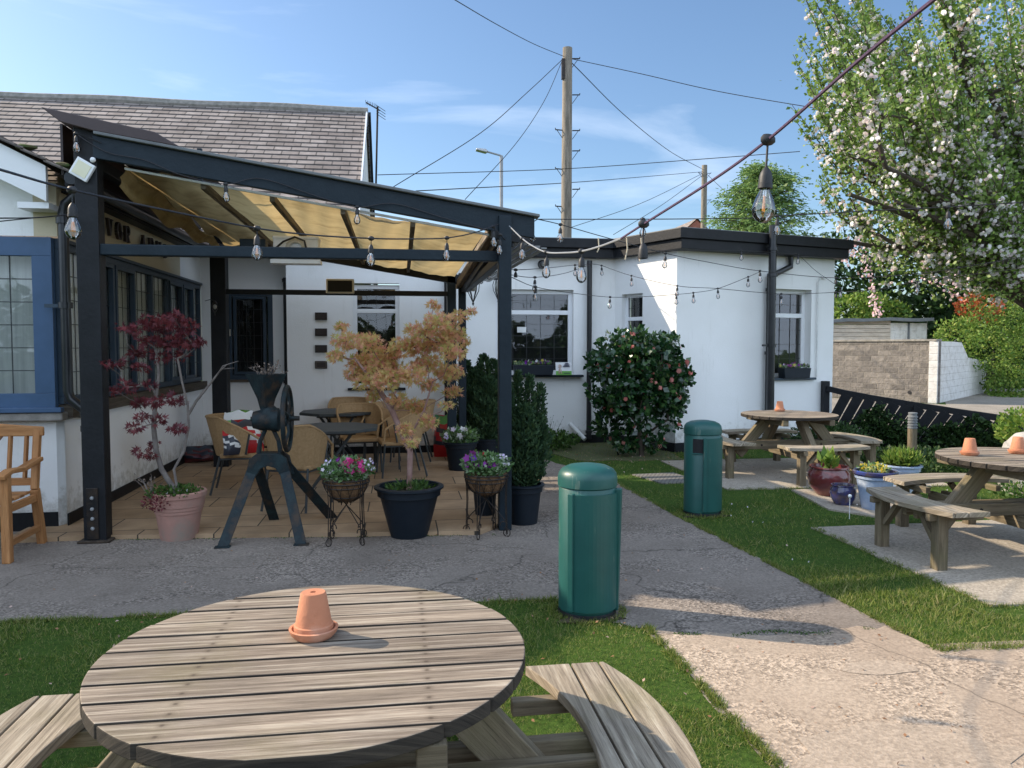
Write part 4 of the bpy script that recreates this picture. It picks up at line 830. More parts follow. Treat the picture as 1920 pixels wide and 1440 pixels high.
# ================================================================ OLD MILL
gx_,gy_=-1.10,6.62
mill=thing('grain_mill','antique cast iron grain mill on splayed legs with a planted hopper','grain mill',(gx_,gy_,0))
lr=G(417,1027); rr_=G(565,1022); 
for (X1,Y1) in((lr.x,lr.y),(rr_.x,rr_.y),(rr_.x+.20,7.15),(lr.x+.28,7.15)):
    b=MB(); top=Vector((gx_+(.12 if X1>gx_ else -.12),gy_+(.05 if Y1<6.8 else .16),.60)); bt=Vector((X1,Y1,.0))
    b.bar(bt,top,.085,.012,up=(0,1,.0)); b.bar(bt+Vector((0,.035,0)),top+Vector((0,.035,0)),.012,.07,up=(0,1,0)); b.box(X1-.06,Y1-.03,.0,X1+.06,Y1+.03,.012); b.build('leg','mill_paint',mill,bevel=.003)
b=MB(); arch=[(-.19,.50),(-.15,.66),(-.10,.70),(.10,.70),(.15,.66),(.19,.50),(.11,.50),(.06,.58),(0,.60),(-.06,.58),(-.11,.50)]
b.prism(arch,-.02,.02,(gx_,gy_+.03,0),(1,0,0),(0,0,1)); b.prism(arch,-.02,.02,(gx_,gy_+.20,0),(1,0,0),(0,0,1)); b.box(gx_-.1,gy_+.05,.675,gx_+.1,gy_+.18,.70)
b.build('base_arch','mill_paint',mill,bevel=.004)
b=MB()
for s in(-1,1): b.tube([(gx_+s*.09,gy_+.11,.70),(gx_+s*.075,gy_+.11,.80),(gx_+s*.04,gy_+.11,.88),(gx_+s*.04,gy_+.11,.93)],[.022,.018,.018,.03],8)
b.lathe([(.001,-.13),(.07,-.13),(.09,-.06),(.085,.0),(.10,.03),(.10,.08),(.06,.10),(.06,.15),(.001,.16)],(gx_,gy_+.11,.98),20,(1,0,0))
b.tube([(gx_-.15,gy_+.11,.99),(gx_+.25,gy_+.11,.99)],.020,10); b.blob((gx_,gy_+.11,1.0),.085,5,14,.1,(1.1,1,1.3)); b.build('grinder_body','mill_paint',mill,smooth=True)
b=MB(); b.lathe([(.05,.0),(.075,.10),(.165,.30),(.168,.31),(.158,.31),(.07,.11)],(gx_-.02,gy_+.11,1.06),4); b.build('hopper','mill_paint',mill)
b=MB(); b.lathe([(.001,.25),(.145,.26)],(gx_-.02,gy_+.11,1.06),4); b.build('compost','soil',mill)
b=MB(); wx=gx_+.15; wc=Vector((wx,gy_+.11,.99)); pts=[wc+Vector((0,math.cos(2*PI*k/40)*.27,math.sin(2*PI*k/40)*.27)) for k in range(40)]
b.tube(pts,.020,8,closed=True)
for k in range(5):
    a=2*PI*k/5+.3; b.tube([wc,wc+Vector((.02,math.cos(a)*.13,math.sin(a)*.13)),wc+Vector((0,math.cos(a)*.265,math.sin(a)*.265))],[.016,.012,.014],6)
b.lathe([(.035,-.03),(.035,.03)],wc,12,(1,0,0)); b.build('flywheel','mill_paint',mill,smooth=True)
# ================================================================ FLOWER STANDS
def stand(label,x,y,rz=0):
    t=thing('flower_stand',label,'plant stand',(x,y,0),'wrought iron stands with hanging basket bowls'); b=MB(); c=Vector((x,y,0))
    for k in range(4):
        a=PI/4+k*PI/2+rz; d=Vector((math.cos(a),math.sin(a),0)); e=Vector((-d.y,d.x,0))
        for s in(-.012,.012): b.tube([c+d*.185+e*s+Zv*.52,c+d*.175+e*s+Zv*.30,c+d*.185+e*s+Zv*.02],.0042,5)
        b.tube([c+d*(.185+.030*math.cos(w))+Zv*(.035+.032*math.sin(w)) for w in[-1.5+.5*i for i in range(13)]],.0045,5)
        b.tube([c+d*(.185-.03+.030*math.cos(w))+Zv*(.10+.028*math.sin(w)) for w in[-1.5+.55*i for i in range(10)]],.0045,5)
        b.tube([c+d*.175+Zv*.13,c+d*.09+Zv*.22,c+d*.0+Zv*.31,c-d*.03+Zv*.345,c-d*.055+Zv*.335,c-d*.05+Zv*.315],.0045,5)
    for z,r in((.50,.188),):
        b.tube([c+Vector((math.cos(w)*r,math.sin(w)*r,z)) for w in[2*PI*i/28 for i in range(28)]],.006,6,closed=True)
    b.build('frame','dark_metal',t,smooth=True)
    b=MB(); b.lathe([(.001,.0),(.06,.008),(.12,.05),(.165,.12),(.178,.19),(.165,.19),(.001,.17)],(x,y,.335),28); b.build('basket_liner','coir',t,smooth=True)
    b=MB()
    for z,r in((.335+.192,.188),(.335+.13,.176),(.335+.05,.126)): b.tube([c+Vector((math.cos(w)*r,math.sin(w)*r,z)) for w in[2*PI*i/28 for i in range(28)]],.0045,5,closed=True)
    for k in range(12):
        w=2*PI*k/12; w2=w+.5; b.tube([c+Vector((math.cos(w+(w2-w)*q)*r,math.sin(w+(w2-w)*q)*r,.335+z)) for q,r,z in((0,.188,.19),(.3,.178,.13),(.6,.135,.05),(1,.06,.002))],.0032,4)
        b.tube([c+Vector((math.cos(w-(w2-w)*q)*r,math.sin(w-(w2-w)*q)*r,.335+z)) for q,r,z in((0,.188,.19),(.3,.178,.13),(.6,.135,.05),(1,.06,.002))],.0032,4)
    b.build('basket_wire','dark_metal',t); return t
stand('iron flower stand left of the black maple pot with pink and red blooms',-.44,6.36); stand('iron flower stand in front of the slim post with purple and white flowers',.72,6.44,.3)
# ================================================================ RATTAN CHAIRS + PATIO TABLES
def rattan(label,x,y,rz):
    t=thing('rattan_chair',label,'chair',(0,0,0),'woven cafe chairs around the patio tables'); b=MB()
    b.prism([(-.22,-.22),(.22,-.24),(.24,.0),(.22,.22),(-.22,.2)],.40,.445); b.build('seat','rattan',t,bevel=.012)
    b=MB(); n=14
    for i in range(n):
        A=-PI*.62+PI*1.24*i/n; B=-PI*.62+PI*1.24*(i+1)/n
        def p(a,z,q=0): 
            hh=1 if abs(a)<1.0 else 1-(abs(a)-1.0)*.40; return Vector((math.sin(a)*(.235+q+.03*z),.02+math.cos(a)*(.225+q+.10*z),.42+z*.40*hh))
        for z in range(4):
            z0,z1=z/4,(z+1)/4; b.quad(p(A,z0),p(B,z0),p(B,z1),p(A,z1)); b.quad(p(B,z0,.02),p(A,z0,.02),p(A,z1,.02),p(B,z1,.02))
        b.quad(p(A,1),p(B,1),p(B,1,.02),p(A,1,.02))
    b.build('backrest','rattan',t,smooth=True)
    b=MB(); top=[p(-PI*.62+PI*1.24*i/20,1.02,.01) for i in range(21)]; 
    b.tube([Vector((-.25,-.22,.46)),Vector((-.265,-.20,.60)),Vector((-.262,-.12,.655))]+[q for q in top if q.y>-.02]+[Vector((.262,-.12,.655)),Vector((.265,-.20,.60)),Vector((.25,-.22,.46))],.014,8); b.build('arm_rail','rattan',t,smooth=True)
    for s in(-1,1):
        b=MB(); b.tube([(s*.22,-.20,.42),(s*.235,-.235,.02)],.012,8); b.build('leg','table_dark',t,smooth=True)
        b=MB(); b.tube([(s*.20,.20,.42),(s*.225,.30,.0+.02)],.012,8); b.build('leg','table_dark',t,smooth=True)
    b=MB(); b.tube([(-.22,-.2,.39),(.22,-.2,.39),(.2,.2,.39),(-.2,.2,.39)],.010,6,closed=True); b.tube([(-.25,-.06,.44),(-.262,-.10,.655)],.011,6); b.tube([(.25,-.06,.44),(.262,-.10,.655)],.011,6); b.build('frame','table_dark',t,smooth=True)
    place(t,(x,y,.035),rz); return t
# chair faces -Y at rz=0; backs towards +Y
r0_=rattan('woven chair at the left end heaped with compost bags',-1.68,8.55,R(95))
CH=[(-.98,7.62,R(160),'woven chair nearest the camera behind the grain mill, its back turned'),(-.02,9.35,R(-80),'woven chair right of the patio tables facing left'),(-.50,9.75,R(10),'woven chair between the two patio tables, left of its twin'),(-.18,10.0,R(-15),'woven chair between the two patio tables, right of its twin'),(-.72,11.0,R(0),'woven chair behind the far patio table showing only its top'),(.12,10.55,R(-95),'woven chair beside the far patio table by the wall')]
for x,y,a,l in CH: place(copy_tree(r0_),(x,y,.035),a,l)
def ptable(label,x,y,r=.45,z=.73):
    t=thing('patio_table',label,'table',(x,y,.035),'dark folding patio tables'); b=MB(); n=8; R8=[(math.cos(2*PI*k/8+PI/8)*r*1.02,math.sin(2*PI*k/8+PI/8)*r*1.02) for k in range(8)]
    b.prism([(x+p,y+q) for p,q in R8],z-.035,z); b.build('tabletop','table_dark',t,bevel=.006)
    for s in(-1,1):
        for w in(-1,1):
            b=MB(); b.bar((x+s*.25,y+w*.27,.035),(x-s*.22,y+w*.23,z-.04),.045,.025); b.build('leg','table_dark',t,bevel=.003)
    b=MB(); b.bar((x-.25,y-.25,z-.05),(x+.25,y-.25,z-.05),.04,.03); b.bar((x-.25,y+.25,z-.05),(x+.25,y+.25,z-.05),.04,.03); b.bar((x,y-.25,.36),(x,y+.25,.36),.03,.03); b.build('brace','table_dark',t); return t
ptable('nearer dark octagonal patio table behind the grain mill',-.72,8.55,.50); ptable('further dark octagonal patio table by the plaques wall',-.80,10.25,.50,.76)
# bags
def bag(label,x,y,z,rz,w,h,d,m,patch):
    t=thing('compost_bag',label,'compost bag',(x,y,z)); b=MB(); X=Vector((math.cos(rz),math.sin(rz),0)); Y=Vector((-X.y,X.x,0)); n=10; k=12; C=Vector((x,y,z)); rr=random.Random(int(x*100))
    ph=rr.uniform(0,6)
    for i in range(n+1):
        v=i/n; th=d*(math.sin(PI*min(v*1.1+.08,1))**.6)*.5+.004; ww=w/2*(1-.18*v*v)
        for j in range(k):
            a=2*PI*j/k; b.v.append(tuple(C+X*(math.cos(a)*ww*(1+.05*math.sin(7*v+ph)))+Y*(math.sin(a)*th*(1+.2*math.sin(9*v+3*math.cos(a)+ph)))+Zv*(v*h+.02*math.sin(5*math.cos(a)+ph)*v)+Y*.06*v*v))
    for i in range(n):
        for j in range(k):
            b.cm=(1 if (.25<i/n<.75 and 0.3*k<(j+.5)%k<1.0*k and math.sin(i*1.9+j*1.3+ph)>0.0) else 2 if i>=n-2 else 0); j2=(j+1)%k; b.face((i*k+j,i*k+j2,(i+1)*k+j2,(i+1)*k+j))
    b.cm=0; b.face(list(range(k))[::-1]); b.face([n*k+j for j in range(k)])
    b.build('sack',[m,patch[0],patch[1]],t,smooth=True)
bag('red compost bag with white patches on the left chair seat',-1.60,8.40,.48,.5,.34,.34,.16,'bag_red',('bag_white','bag_dark'))
bag('green and white compost bag standing behind the red one on the chair',-1.72,8.62,.48,.3,.34,.42,.14,'bag_green',('bag_white','bag_white'))
bag('dark patterned compost bag leaning in front on the chair seat',-1.72,8.28,.48,.6,.20,.26,.12,'bag_dark',('bag_white','bag_red'))
bag('red and green compost bag standing against the wall by the downpipe',.62,10.95,.035,.1,.30,.58,.24,'bag_red',('bag_dark','bag_green'))
g=G(392,870); bag('dark red sack on the ground behind the left chair',g.x-.12,g.y,.035,.4,.42,.2,.3,'maroon_glaze',('bag_dark','bag_dark'))
# ================================================================ TEAK BENCH (left edge)
tb=thing('garden_bench','golden teak garden bench with lattice back cut off by the left edge','bench',(-2.96,6.1,0))
def tbar(p,q,w,h,name,up=(0,0,1),par=tb):
    b=MB(); b.bar(p,q,w,h,up); return b.build(name,'teak',par,bevel=.006)
bx1=-2.90; bx0=-4.24; by=6.62; fy=6.10
tbar((bx1,by+.08,0),(bx1,by-.02,.46),.06,.06,'leg',(1,0,0)); tbar((bx1,by-.02,.46),(bx1,by+.06,.95),.055,.05,'back_post',(1,0,0)); tbar((bx1+.02,fy,0),(bx1+.02,fy,.64),.06,.06,'leg',(0,1,0)); tbar((bx1+.02,fy+.03,.14),(bx1,by+.03,.14),.04,.05,'stretcher')
b=MB(); pr=[(-.50,.63),(-.30,.66),(-.1,.655),(0,.675)]
for (y0,z0),(y1,z1) in(((6.02,.645),(6.15,.675)),((6.15,.675),(6.35,.66)),((6.35,.66),(6.64,.70))): b.bar((bx1+.02,y0,z0),(bx1+.02,y1+.004,z1),.07,.035)
b.build('armrest','teak',tb,bevel=.008)
b=MB(); pp=[(bx0-.8,.98),(bx0,1.01),(bx1-.35,.99),(bx1-.08,.965),(bx1+.05,.955),(bx1+.05,.88),(bx0-.8,.88)]; b.prism(pp,0,.04,(0,by+.07,0),(1,0,0),(0,0,1)); b.build('top_rail','teak',tb,bevel=.01)
tbar((bx0,by-.0,.52),(bx1,by-.0,.52),.035,.06,'back_rail')
b=MB()
for x in(-2.98,-3.10,-3.22,-3.79,-3.90): b.bar((x,by+.0,.55),(x,by+.055,.89),.045,.018,(1,0,0))
for k in range(5):
    for s in(-1,1):
        x=-3.51+(k-2)*.11; b.bar((x-s*.13,by+.005+.006*s,.55),(x+s*.13,by+.05+.006*s,.89),.035,.010,(1,0,0))
b.build('lattice','teak',tb)
b=MB()
for k in range(6): b.box(bx0-.8,fy-.01+k*.085,.425+.006*math.cos(k),bx1-.03,fy+.06+k*.085,.447+.006*math.cos(k))
b.build('seat_slats','teak',tb,bevel=.004); tbar((bx1,fy,.39),(bx1,by,.39),.035,.06,'seat_rail'); tbar((bx0,fy,.385),(bx1,fy,.385),.035,.07,'seat_rail')
# ================================================================ WINDOW BOXES, SIGN CARD
def wbox(label,c,U,w,m='black_pot'):
    U=norm(U); N=Vector((-U.y,U.x,0)); t=thing('window_box',label,'window box',c,'black troughs of pansies on window sills'); b=MB()
    b.prism([(-w/2*.92,0),(w/2*.92,0),(w/2,.14),(w/2*1.02,.16),(-w/2*1.02,.16),(-w/2,.14)],-.075,.075,c,tuple(U),(0,0,1)); b.build('trough',m,t,bevel=.005)
    N2=c+Zv*.162
    for k,(mm,n) in enumerate((('lf_basket',170),('fl_yellow',9),('fl_purple',13),('fl_white',5))):
        pts=[N2+U*rnd.uniform(-w/2*.95,w/2*.95)+N*rnd.uniform(-.07,.07)+Zv*(abs(rnd.gauss(0,.02))+(.03 if k else 0)) for _ in range(n)]
        scatter('foliage' if k==0 else 'flowers',mm,pts,[(0,0,1)]*n if k==0 else [(rnd.uniform(-.5,.5),-.2,1)]*n,.05 if k==0 else .030,'leaf' if k==0 else 'flower',t,jit=.5,up=None if k==0 else [(0,-1,.3)]*n)
    return t
c=AY(1000,700,12.26); c.z=1.142; wbox('black window box on the big window sill beside the green card',c,(1,0,0),.66)
u6,z6=onwall(1486,709,W5,d5); c=Vector((4.12,11.12,z6+.004))+d5*u6-n5*.04; wbox('dark green window box on the narrow right hand window',c,d5,.56)
c=AY(1057,699,12.24); cd_=thing('sign_card','small green and white printed card with a dog picture on the sill','card',(c.x,12.24,1.14)); c.z=1.14
b=MB(); b.quad((c.x-.13,12.24,1.205),(c.x+.13,12.24,1.205),(c.x+.13,12.26,1.345),(c.x-.13,12.26,1.345)); b.quad((c.x-.13,12.262,1.205),(c.x-.13,12.282,1.345),(c.x+.13,12.282,1.345),(c.x+.13,12.262,1.205)); b.build('panel','card_white',cd_)
b=MB(); b.quad((c.x-.13,12.23,1.141),(c.x+.13,12.23,1.141),(c.x+.13,12.239,1.205),(c.x-.13,12.239,1.205)); b.build('footer','card_green',cd_)
b=MB()
for k,(u,z,w) in enumerate(((.05,1.325,.06),(.05,1.300,.09),(.045,1.278,.11),(.05,1.165,.10))): b.box(c.x+u-w/2,12.225+.0+.006*(z>1.2),z,c.x+u+w/2,12.232+.012*(z>1.2)+(z-1.205)*.14*(z>1.2),z+.010)
b.build('lettering','card_text',cd_)
b=MB(); b.blob((c.x-.065,12.243,1.28),.032,2,10,.1,(1,.12,1.1)); b.blob((c.x-.06,12.24,1.215),.030,3,10,.1,(.9,.12,1.3)); b.box(c.x-.085,12.22,1.16,c.x-.07,12.235,1.20); b.box(c.x-.05,12.22,1.16,c.x-.035,12.235,1.20); b.build('dog_picture','card_brown',cd_)
c=AY(980,618,12.40); b=MB(); nt_=thing('window_notice','small pale paper notice stuck inside the big window glass','notice',(c.x,12.48,c.z)); b.box(c.x-.075,12.50,c.z-.045,c.x+.075,12.502,c.z+.045); b.build('paper','bag_white',nt_)
# ================================================================ STRING LIGHTS
def spline(P,n=8):
    P=[Vector(p) for p in P]; out=[]
    Q=[P[0]*2-P[1]]+P+[P[-1]*2-P[-2]]
    for i in range(1,len(Q)-2):
        for k in range(n):
            t=k/n; a,b,c,d=Q[i-1],Q[i],Q[i+1],Q[i+2]
            out.append(.5*((2*b)+(-a+c)*t+(2*a-5*b+4*c-d)*t*t+(-a+3*b-3*c+d)*t**3))
    out.append(P[-1]); return out
def festoon(label,knots,r=.004,m='cable',bs=1.,lead=.03,name='festoon_lights',glass=True):
    P=[AY(k[0],k[1],k[2]) for k in knots]; t=thing(name,label,'string lights',P[0],'strings of festoon bulbs over the yard')
    b=MB(); b.tube(spline(P,10),r,6); b.build('cable',m,t,smooth=True)
    for k,p in zip(knots,P):
        if len(k)<4: continue
        L=lead*(k[4] if len(k)>4 else 1); s=bs; tilt=Vector((rnd.uniform(-.06,.06),rnd.uniform(-.05,.05),-1)).normalized()
        b=MB(); b.blob(p,.013*s,1,8,.1,(1.5,1,1.2)); q=p+tilt*L; b.tube([p,q],.003*s,5)
        b.lathe([(.004*s,0),(.009*s,.006*s),(.0135*s,.014*s),(.016*s,.024*s),(.0165*s,.040*s),(.0175*s,.041*s),(.0175*s,.052*s),(.012*s,.053*s)],q,14,tilt)
        so=b.build('socket','socket',t,smooth=True); e=q+tilt*.050*s
        if k[3]==1:
            b=MB(); b.lathe([(.011*s,0),(.0125*s,.008*s),(.019*s,.022*s),(.026*s,.040*s),(.0285*s,.054*s),(.026*s,.068*s),(.017*s,.080*s),(.006*s,.086*s),(.0002,.0865*s)],e,18,tilt); b.build('bulb','bulb_glass',so,smooth=True)
            b=MB(); u=tilt.orthogonal().normalized()
            for w in(-.006,-.002,.002,.006): b.tube([e+u*w*.6*s+tilt*.020*s,e+u*w*s*1.3+tilt*.058*s],.0011*s,4)
            b.build('filament','filament',so)
            b=MB(); b.tube([e+tilt*.002,e+tilt*.022*s],.004*s,6); b.build('stem','bulb_glass',so)
    return t
festoon('string of bulbs from the left edge across the pergola front to the slim post',[(-60,302,2.2),(0,318,2.5),(135,356,3.1,1,1.6),(300,392,3.6),(482,428,4.3,1,1.2),(590,441,4.6),(696,447,4.9,1,1.2),(770,448,5.3),(838,446,5.8,1,1.2),(890,436,6.2),(935,420,6.52)],.0048)
festoon('thick purple rope with bulbs rising steeply to the top right of the photo',[(1800,-35,1.15),(1750,0,1.25),(1600,122,1.55),(1440,262,1.95,1,2.4),(1330,342,2.3),(1207,420,2.75,2,2.3),(1165,447,3.2)],.0045,'rope',1.08)
festoon('pale cord with bulbs sagging between the rope end and the slim post',[(1165,447,3.2),(1125,462,3.6),(1091,471,3.9,1,1.0),(1060,474,4.3),(1025,473,4.9,1,1.1),(1000,462,5.5),(980,448,5.9,1,.9),(955,424,6.5)],.005,'lamp_head',.98)
festoon('long black string running level from the pergola corner to the apple tree',[(1008,411,6.7),(1206,411,6.3,1,.4),(1400,409,6.1),(1457,405,6.0,1,.8),(1600,397,5.6),(1778,388,5.2,1,1.),(1940,378,4.9)],.004)
festoon('black string dropping from the pergola corner past the soil pipe to the right',[(1008,411,6.7),(1051,421,6.9,1,.9),(1139,446,7.4),(1248,475,8.1,1,.9),(1320,490,8.8),(1425,508,9.4,1,.5),(1568,521,9.2,2,.8),(1700,515,8.6),(1798,502,8.2,2,.9),(1940,478,7.8)],.004)
festoon('string from the white wall drainpipe across the right hand window',[(1110,495,12.1),(1128,498,12.0,1,.8),(1184,517,11.4,1,.9),(1270,536,10.7,1,.6),(1345,541,10.5),(1465,551,10.6,1,.8),(1568,548,10.2,2,.7),(1650,542,9.6),(1720,528,9.0,1,.8),(1940,500,8.0)],.004)
festoon('lowest string looping from the slim post to the soil pipe',[(955,518,6.8),(1004,538,8.0,1,.4),(1070,549,9.2),(1144,557,10.3,1,.8),(1210,556,10.8),(1268,552,10.9,1,.5),(1300,549,10.9,1,.6),(1346,541,10.95,1,.6),(1403,519,11.0,1,.7),(1424,510,11.3)],.004)
festoon('faint string between the slim post and the white wall drainpipe',[(955,503,7.0),(967,506,7.2,2,.6),(1020,503,8.7),(1078,497,10.6,1,.6),(1110,495,12.1)],.004)
festoon('string sagging behind the slim post in front of the big window',[(955,515,7.2),(1003,520,8.5,1,.8),(1060,512,10.2),(1110,495,12.05)],.004)
festoon('short cluster of bulbs hanging around the top of the slim post',[(925,425,6.5,1,1.2),(938,440,6.52,1,1.2),(955,455,6.6,1,1.3),(962,440,6.6,2,1.8),(978,432,6.7),(997,418,6.7,1,1.0),(1008,411,6.7)],.004)
festoon('string clipped along the underside of the sloping pergola beam',[(190,268,6.58),(143,250,6.6,1,.5),(200,285,6.58),(270,300,6.58),(340,328,6.58),(423,345,6.58,1,.3),(490,335,6.58),(600,370,6.58),(670,388,6.58,1,.3),(740,382,6.58),(830,408,6.58),(910,430,6.56)],.004)
festoon('black cable with bulbs along the flat roof end beside the ornate lantern',[(872,530,9.6),(901,508,9.0,1,.5),(916,500,8.7,1,.4),(940,500,8.0)],.004)
festoon('string clipped along the right hand fascia and down to the wall end',[(1198,470,10.9,1,.6),(1300,470,10.7),(1390,470,10.8,1,.3),(1480,476,11.1),(1497,478,11.2,1,.3),(1530,508,11.2),(1576,540,11.0,1,.5)],.004)
lc=thing('cable','thin twin black cable tied between the wing corner and the thick post','cable',AY(0,408,5.5)); b=MB(); b.tube(spline([AY(-40,410,5),AY(0,409,5.5),AY(70,408,6.2),AY(135,402,6.6)],6),.005,5); b.tube(spline([AY(-40,420,5),AY(0,415,5.5),AY(60,409,6.2),AY(135,402,6.6)],6),.004,5); b.build('wire','cable',lc)
b=MB()
for px_,L in((1122,25),(1240,0),(1175,35),(1202,38),(1215,0)):
    if L: a=AY(px_,446,3.4+(px_<1150)*.3); b.tube([a,a+Vector((.004,0,-.05)),a+Vector((-.006,0,-L*.0028))],.003,5)
tw=thing('twine_ends','loose ends of pale twine hanging from the rope knots','twine',AY(1175,446,3.3)); b.build('strand','string',tw)
# ================================================================ POLES, WIRES, FAR THINGS
def pole(label,px_,ptop,Y,r,steps,z0=0):
    t=AY(px_,ptop,Y); o=thing('telegraph_pole',label,'telegraph pole',(t.x,Y,z0)); b=MB(); b.tube([(t.x-.03,Y,z0),(t.x,Y,t.z)],[r*1.25,r],14); b.build('pole','pole_wood',o,smooth=True)
    b=MB()
    for py,s in steps:
        p=AY(px_,py,Y)
        for q in(-1,1):
            if s in(q,0): b.tube([(p.x+q*r,Y-.02,p.z),(p.x+q*(r+.20),Y-.02,p.z+.01),(p.x+q*(r+.20),Y-.02,p.z+.05)],.016,5); b.tube([(p.x+q*r,Y-.02,p.z-.22),(p.x+q*(r+.16),Y-.02,p.z)],.010,4)
    if steps: b.build('step','dark_metal',o)
    return t
pt1=pole('tall timber telegraph pole with climbing steps behind the flat roof',1064,90,20,.125,[(178,1),(245,0),(283,1),(318,-1),(355,1),(388,-1),(110,1)])
b=MB(); p=AY(1055,128,20); b.box(p.x-.04,19.9,p.z-.30,p.x+.05,20.0,p.z+.22); b.build('terminal_box','dark_metal',bpy.data.objects['telegraph_pole'])
pt2=pole('shorter distant telegraph pole above the far red roof',1321,310,38,.14,[(375,1),(325,0)])
def wire(label,P,r=.011):
    t=thing('overhead_wire',label,'wire',P[0],'telephone wires across the sky'); b=MB(); b.tube(spline(P,8),r,5); b.build('line','dark_metal',t)
wire('wire from the tall pole up to the top left of the sky',[AY(845,-5,12),AY(930,45,15),AY(1000,82,18),AY(1058,106,20)],.008)
wire('wire sloping gently from the tall pole to the apple tree',[AY(1070,110,20),AY(1200,138,19),AY(1350,172,18),AY(1560,208,16)],.009)
wire('wire swooping from the tall pole down behind the pergola, outer one',[AY(1054,112,20),AY(990,172,18.5),AY(900,250,17),AY(738,350,15)],.009)
wire('wire swooping from the tall pole down behind the pergola, inner one',[AY(1054,114,20),AY(1020,190,19),AY(965,272,18),AY(872,374,16)],.008)
wire('wire between the two telegraph poles',[AY(1072,118,20),AY(1170,215,26),AY(1255,283,33),AY(1315,316,38)],.013)
wire('nearly level upper wire from the aerial mast to the tree',[AY(708,328,17),AY(1050,317,19),AY(1320,298,18),AY(1500,284,17)],.009)
wire('nearly level lower wire ending at the distant pole',[AY(780,358,17),AY(1060,343,24),AY(1200,332,31),AY(1318,322,38)],.012)
wire('upper of the two wires sloping down left from the distant pole',[AY(1318,325,38),AY(1200,382,34),AY(1060,430,30)],.012)
wire('lower of the two wires sloping down left from the distant pole',[AY(1318,328,38),AY(1240,385,34),AY(1150,440,30)],.012)
wire('short wire sloping from the distant pole behind the cedar',[AY(1324,325,38),AY(1350,350,36),AY(1400,395,34)],.012)
sl=AY(940,292,24); o=thing('street_lamp','grey street lamp with a short arm above the pergola beam','street lamp',(sl.x,24,0)); b=MB(); b.tube([(sl.x,24,0),(sl.x,24,sl.z)],.055,10); b.tube([(sl.x,24,sl.z),(sl.x-.5,24,sl.z+.12)],.028,6); b.build('pole','lamp_head',o,smooth=True)
b=MB(); b.prism([(-.80,.13),(-.48,.06),(-.42,.11),(-.50,.17),(-.78,.19)],-.12,.12,(sl.x,24,sl.z),(1,0,0),(0,0,1)); b.build('lamp_head','galv',o,bevel=.02)
an=AY(708,200,17); o=thing('tv_aerial','thin television aerial on a mast fixed to the gable end','aerial',(an.x,17,4.2)); b=MB(); b.tube([AY(705,345,17),an],.022,6); b.tube([AY(686,192,17),an+Vector((.05,0,-.08))],.014,5)
for k in range(4): q=an+Vector((0,0,-.03-.06*k)); b.tube([q+Vector((-.02,-.2,0)),q+Vector((.16,.2,0))],.006,4)
for k in range(7): q=AY(686,192,17).lerp(an,k/7); b.tube([q+Vector((0,-.15,0)),q+Vector((0,.15,0))],.006,4)
b.build('mast','dark_metal',o)
# far houses
def house(label,pxa,pxb,pyr,Y,pyb,m):
    a=AY(pxa,pyb,Y); c=AY(pxb,pyb,Y); r=AY((pxa+pxb)/2,pyr,Y); o=thing('far_house',label,'house',(a.x,Y,0),'distant roofs'); b=MB(); x0,x1,xm=a.x,c.x,(a.x+c.x)/2; e=a.z; z=r.z
    b.v=[(x0,Y,e),(x1,Y,e),(xm,Y,z),(x0,Y+9,e),(x1,Y+9,e),(xm,Y+9,z)]; b.face((1,4,5,2),[(0,0),(9,0),(9,4),(0,4)]); b.face((0,2,5,3),[(0,0),(0,4),(9,4),(9,0)]); b.build('roof',m,o)
    b=MB(); b.v=[(x0,Y+.1,0),(x1,Y+.1,0),(x1,Y+.1,e),(xm,Y+.1,z-.1),(x0,Y+.1,e)]; b.face((0,1,2,3,4)); b.build('wall','brick_red',o)
house('distant house with reddish gable poking above the flat roof',1262,1352,409,48,450,'roof_tiles')
house('distant low brown roof between pole and cedar',1330,1450,419,44,450,'felt_roof')
# ================================================================ VEGETATION HELPERS
def skeleton(t,roots,targets,m,r0=.012,tip=.003,steps=3,wob=.06,name='branches'):
    nodes=[];par=[]
    for path in roots:
        prev=-1
        for i,p in enumerate(path):
            if i==0 and nodes and (Vector(p)-nodes[0]).length<.03: prev=0; continue
            nodes.append(Vector(p)); par.append(prev); prev=len(nodes)-1
    base=nodes[0]
    for T in sorted([Vector(x) for x in targets],key=lambda q:(q-base).length):
        best=min((i for i in range(len(nodes)) if nodes[i].z>base.z+.12),key=lambda i:(nodes[i]-T).length+.6*max(0,nodes[i].z-T.z+.02)+.1*(nodes[i]-base).length,default=len(nodes)-1)
        A=nodes[best]; prev=best; L=(T-A).length; st=max(2,steps)
        for k in range(1,st+1):
            u=k/st; q=A.lerp(T,u)+Vector((rnd.gauss(0,wob),rnd.gauss(0,wob),rnd.gauss(0,wob*.6)-.10*L*math.sin(PI*u)))*(L if k<st else 0); nodes.append(q); par.append(prev); prev=len(nodes)-1
    kids=[[] for _ in nodes]
    for i,p in enumerate(par):
        if p>=0: kids[p].append(i)
    rad=[tip]*len(nodes)
    for i in range(len(nodes)-1,-1,-1):
        if kids[i]: rad[i]=(sum(rad[k]**2.3 for k in kids[i]))**(1/2.3)
        rad[i]=max(rad[i],tip)
    s=r0/max(rad[0],1e-6); rad=[tip+(r-tip)*s if r>tip else tip for r in rad]
    b=MB()
    for i in range(len(nodes)):
        if par[i]<0 or (kids[par[i]] and kids[par[i]][0]!=i) :
            ch=[i] if par[i]<0 else [par[i],i]; j=i
            while kids[j]: j=kids[j][0]; ch.append(j)
            if len(ch)>1:
                pts=[nodes[k] for k in ch]; rr=[rad[k] for k in ch]
                if par[i]>=0: rr[0]=rr[1]
                b.tube(pts,rr,6 if rr[0]<.02 else 9)
    return b.build(name,m,t,smooth=True)
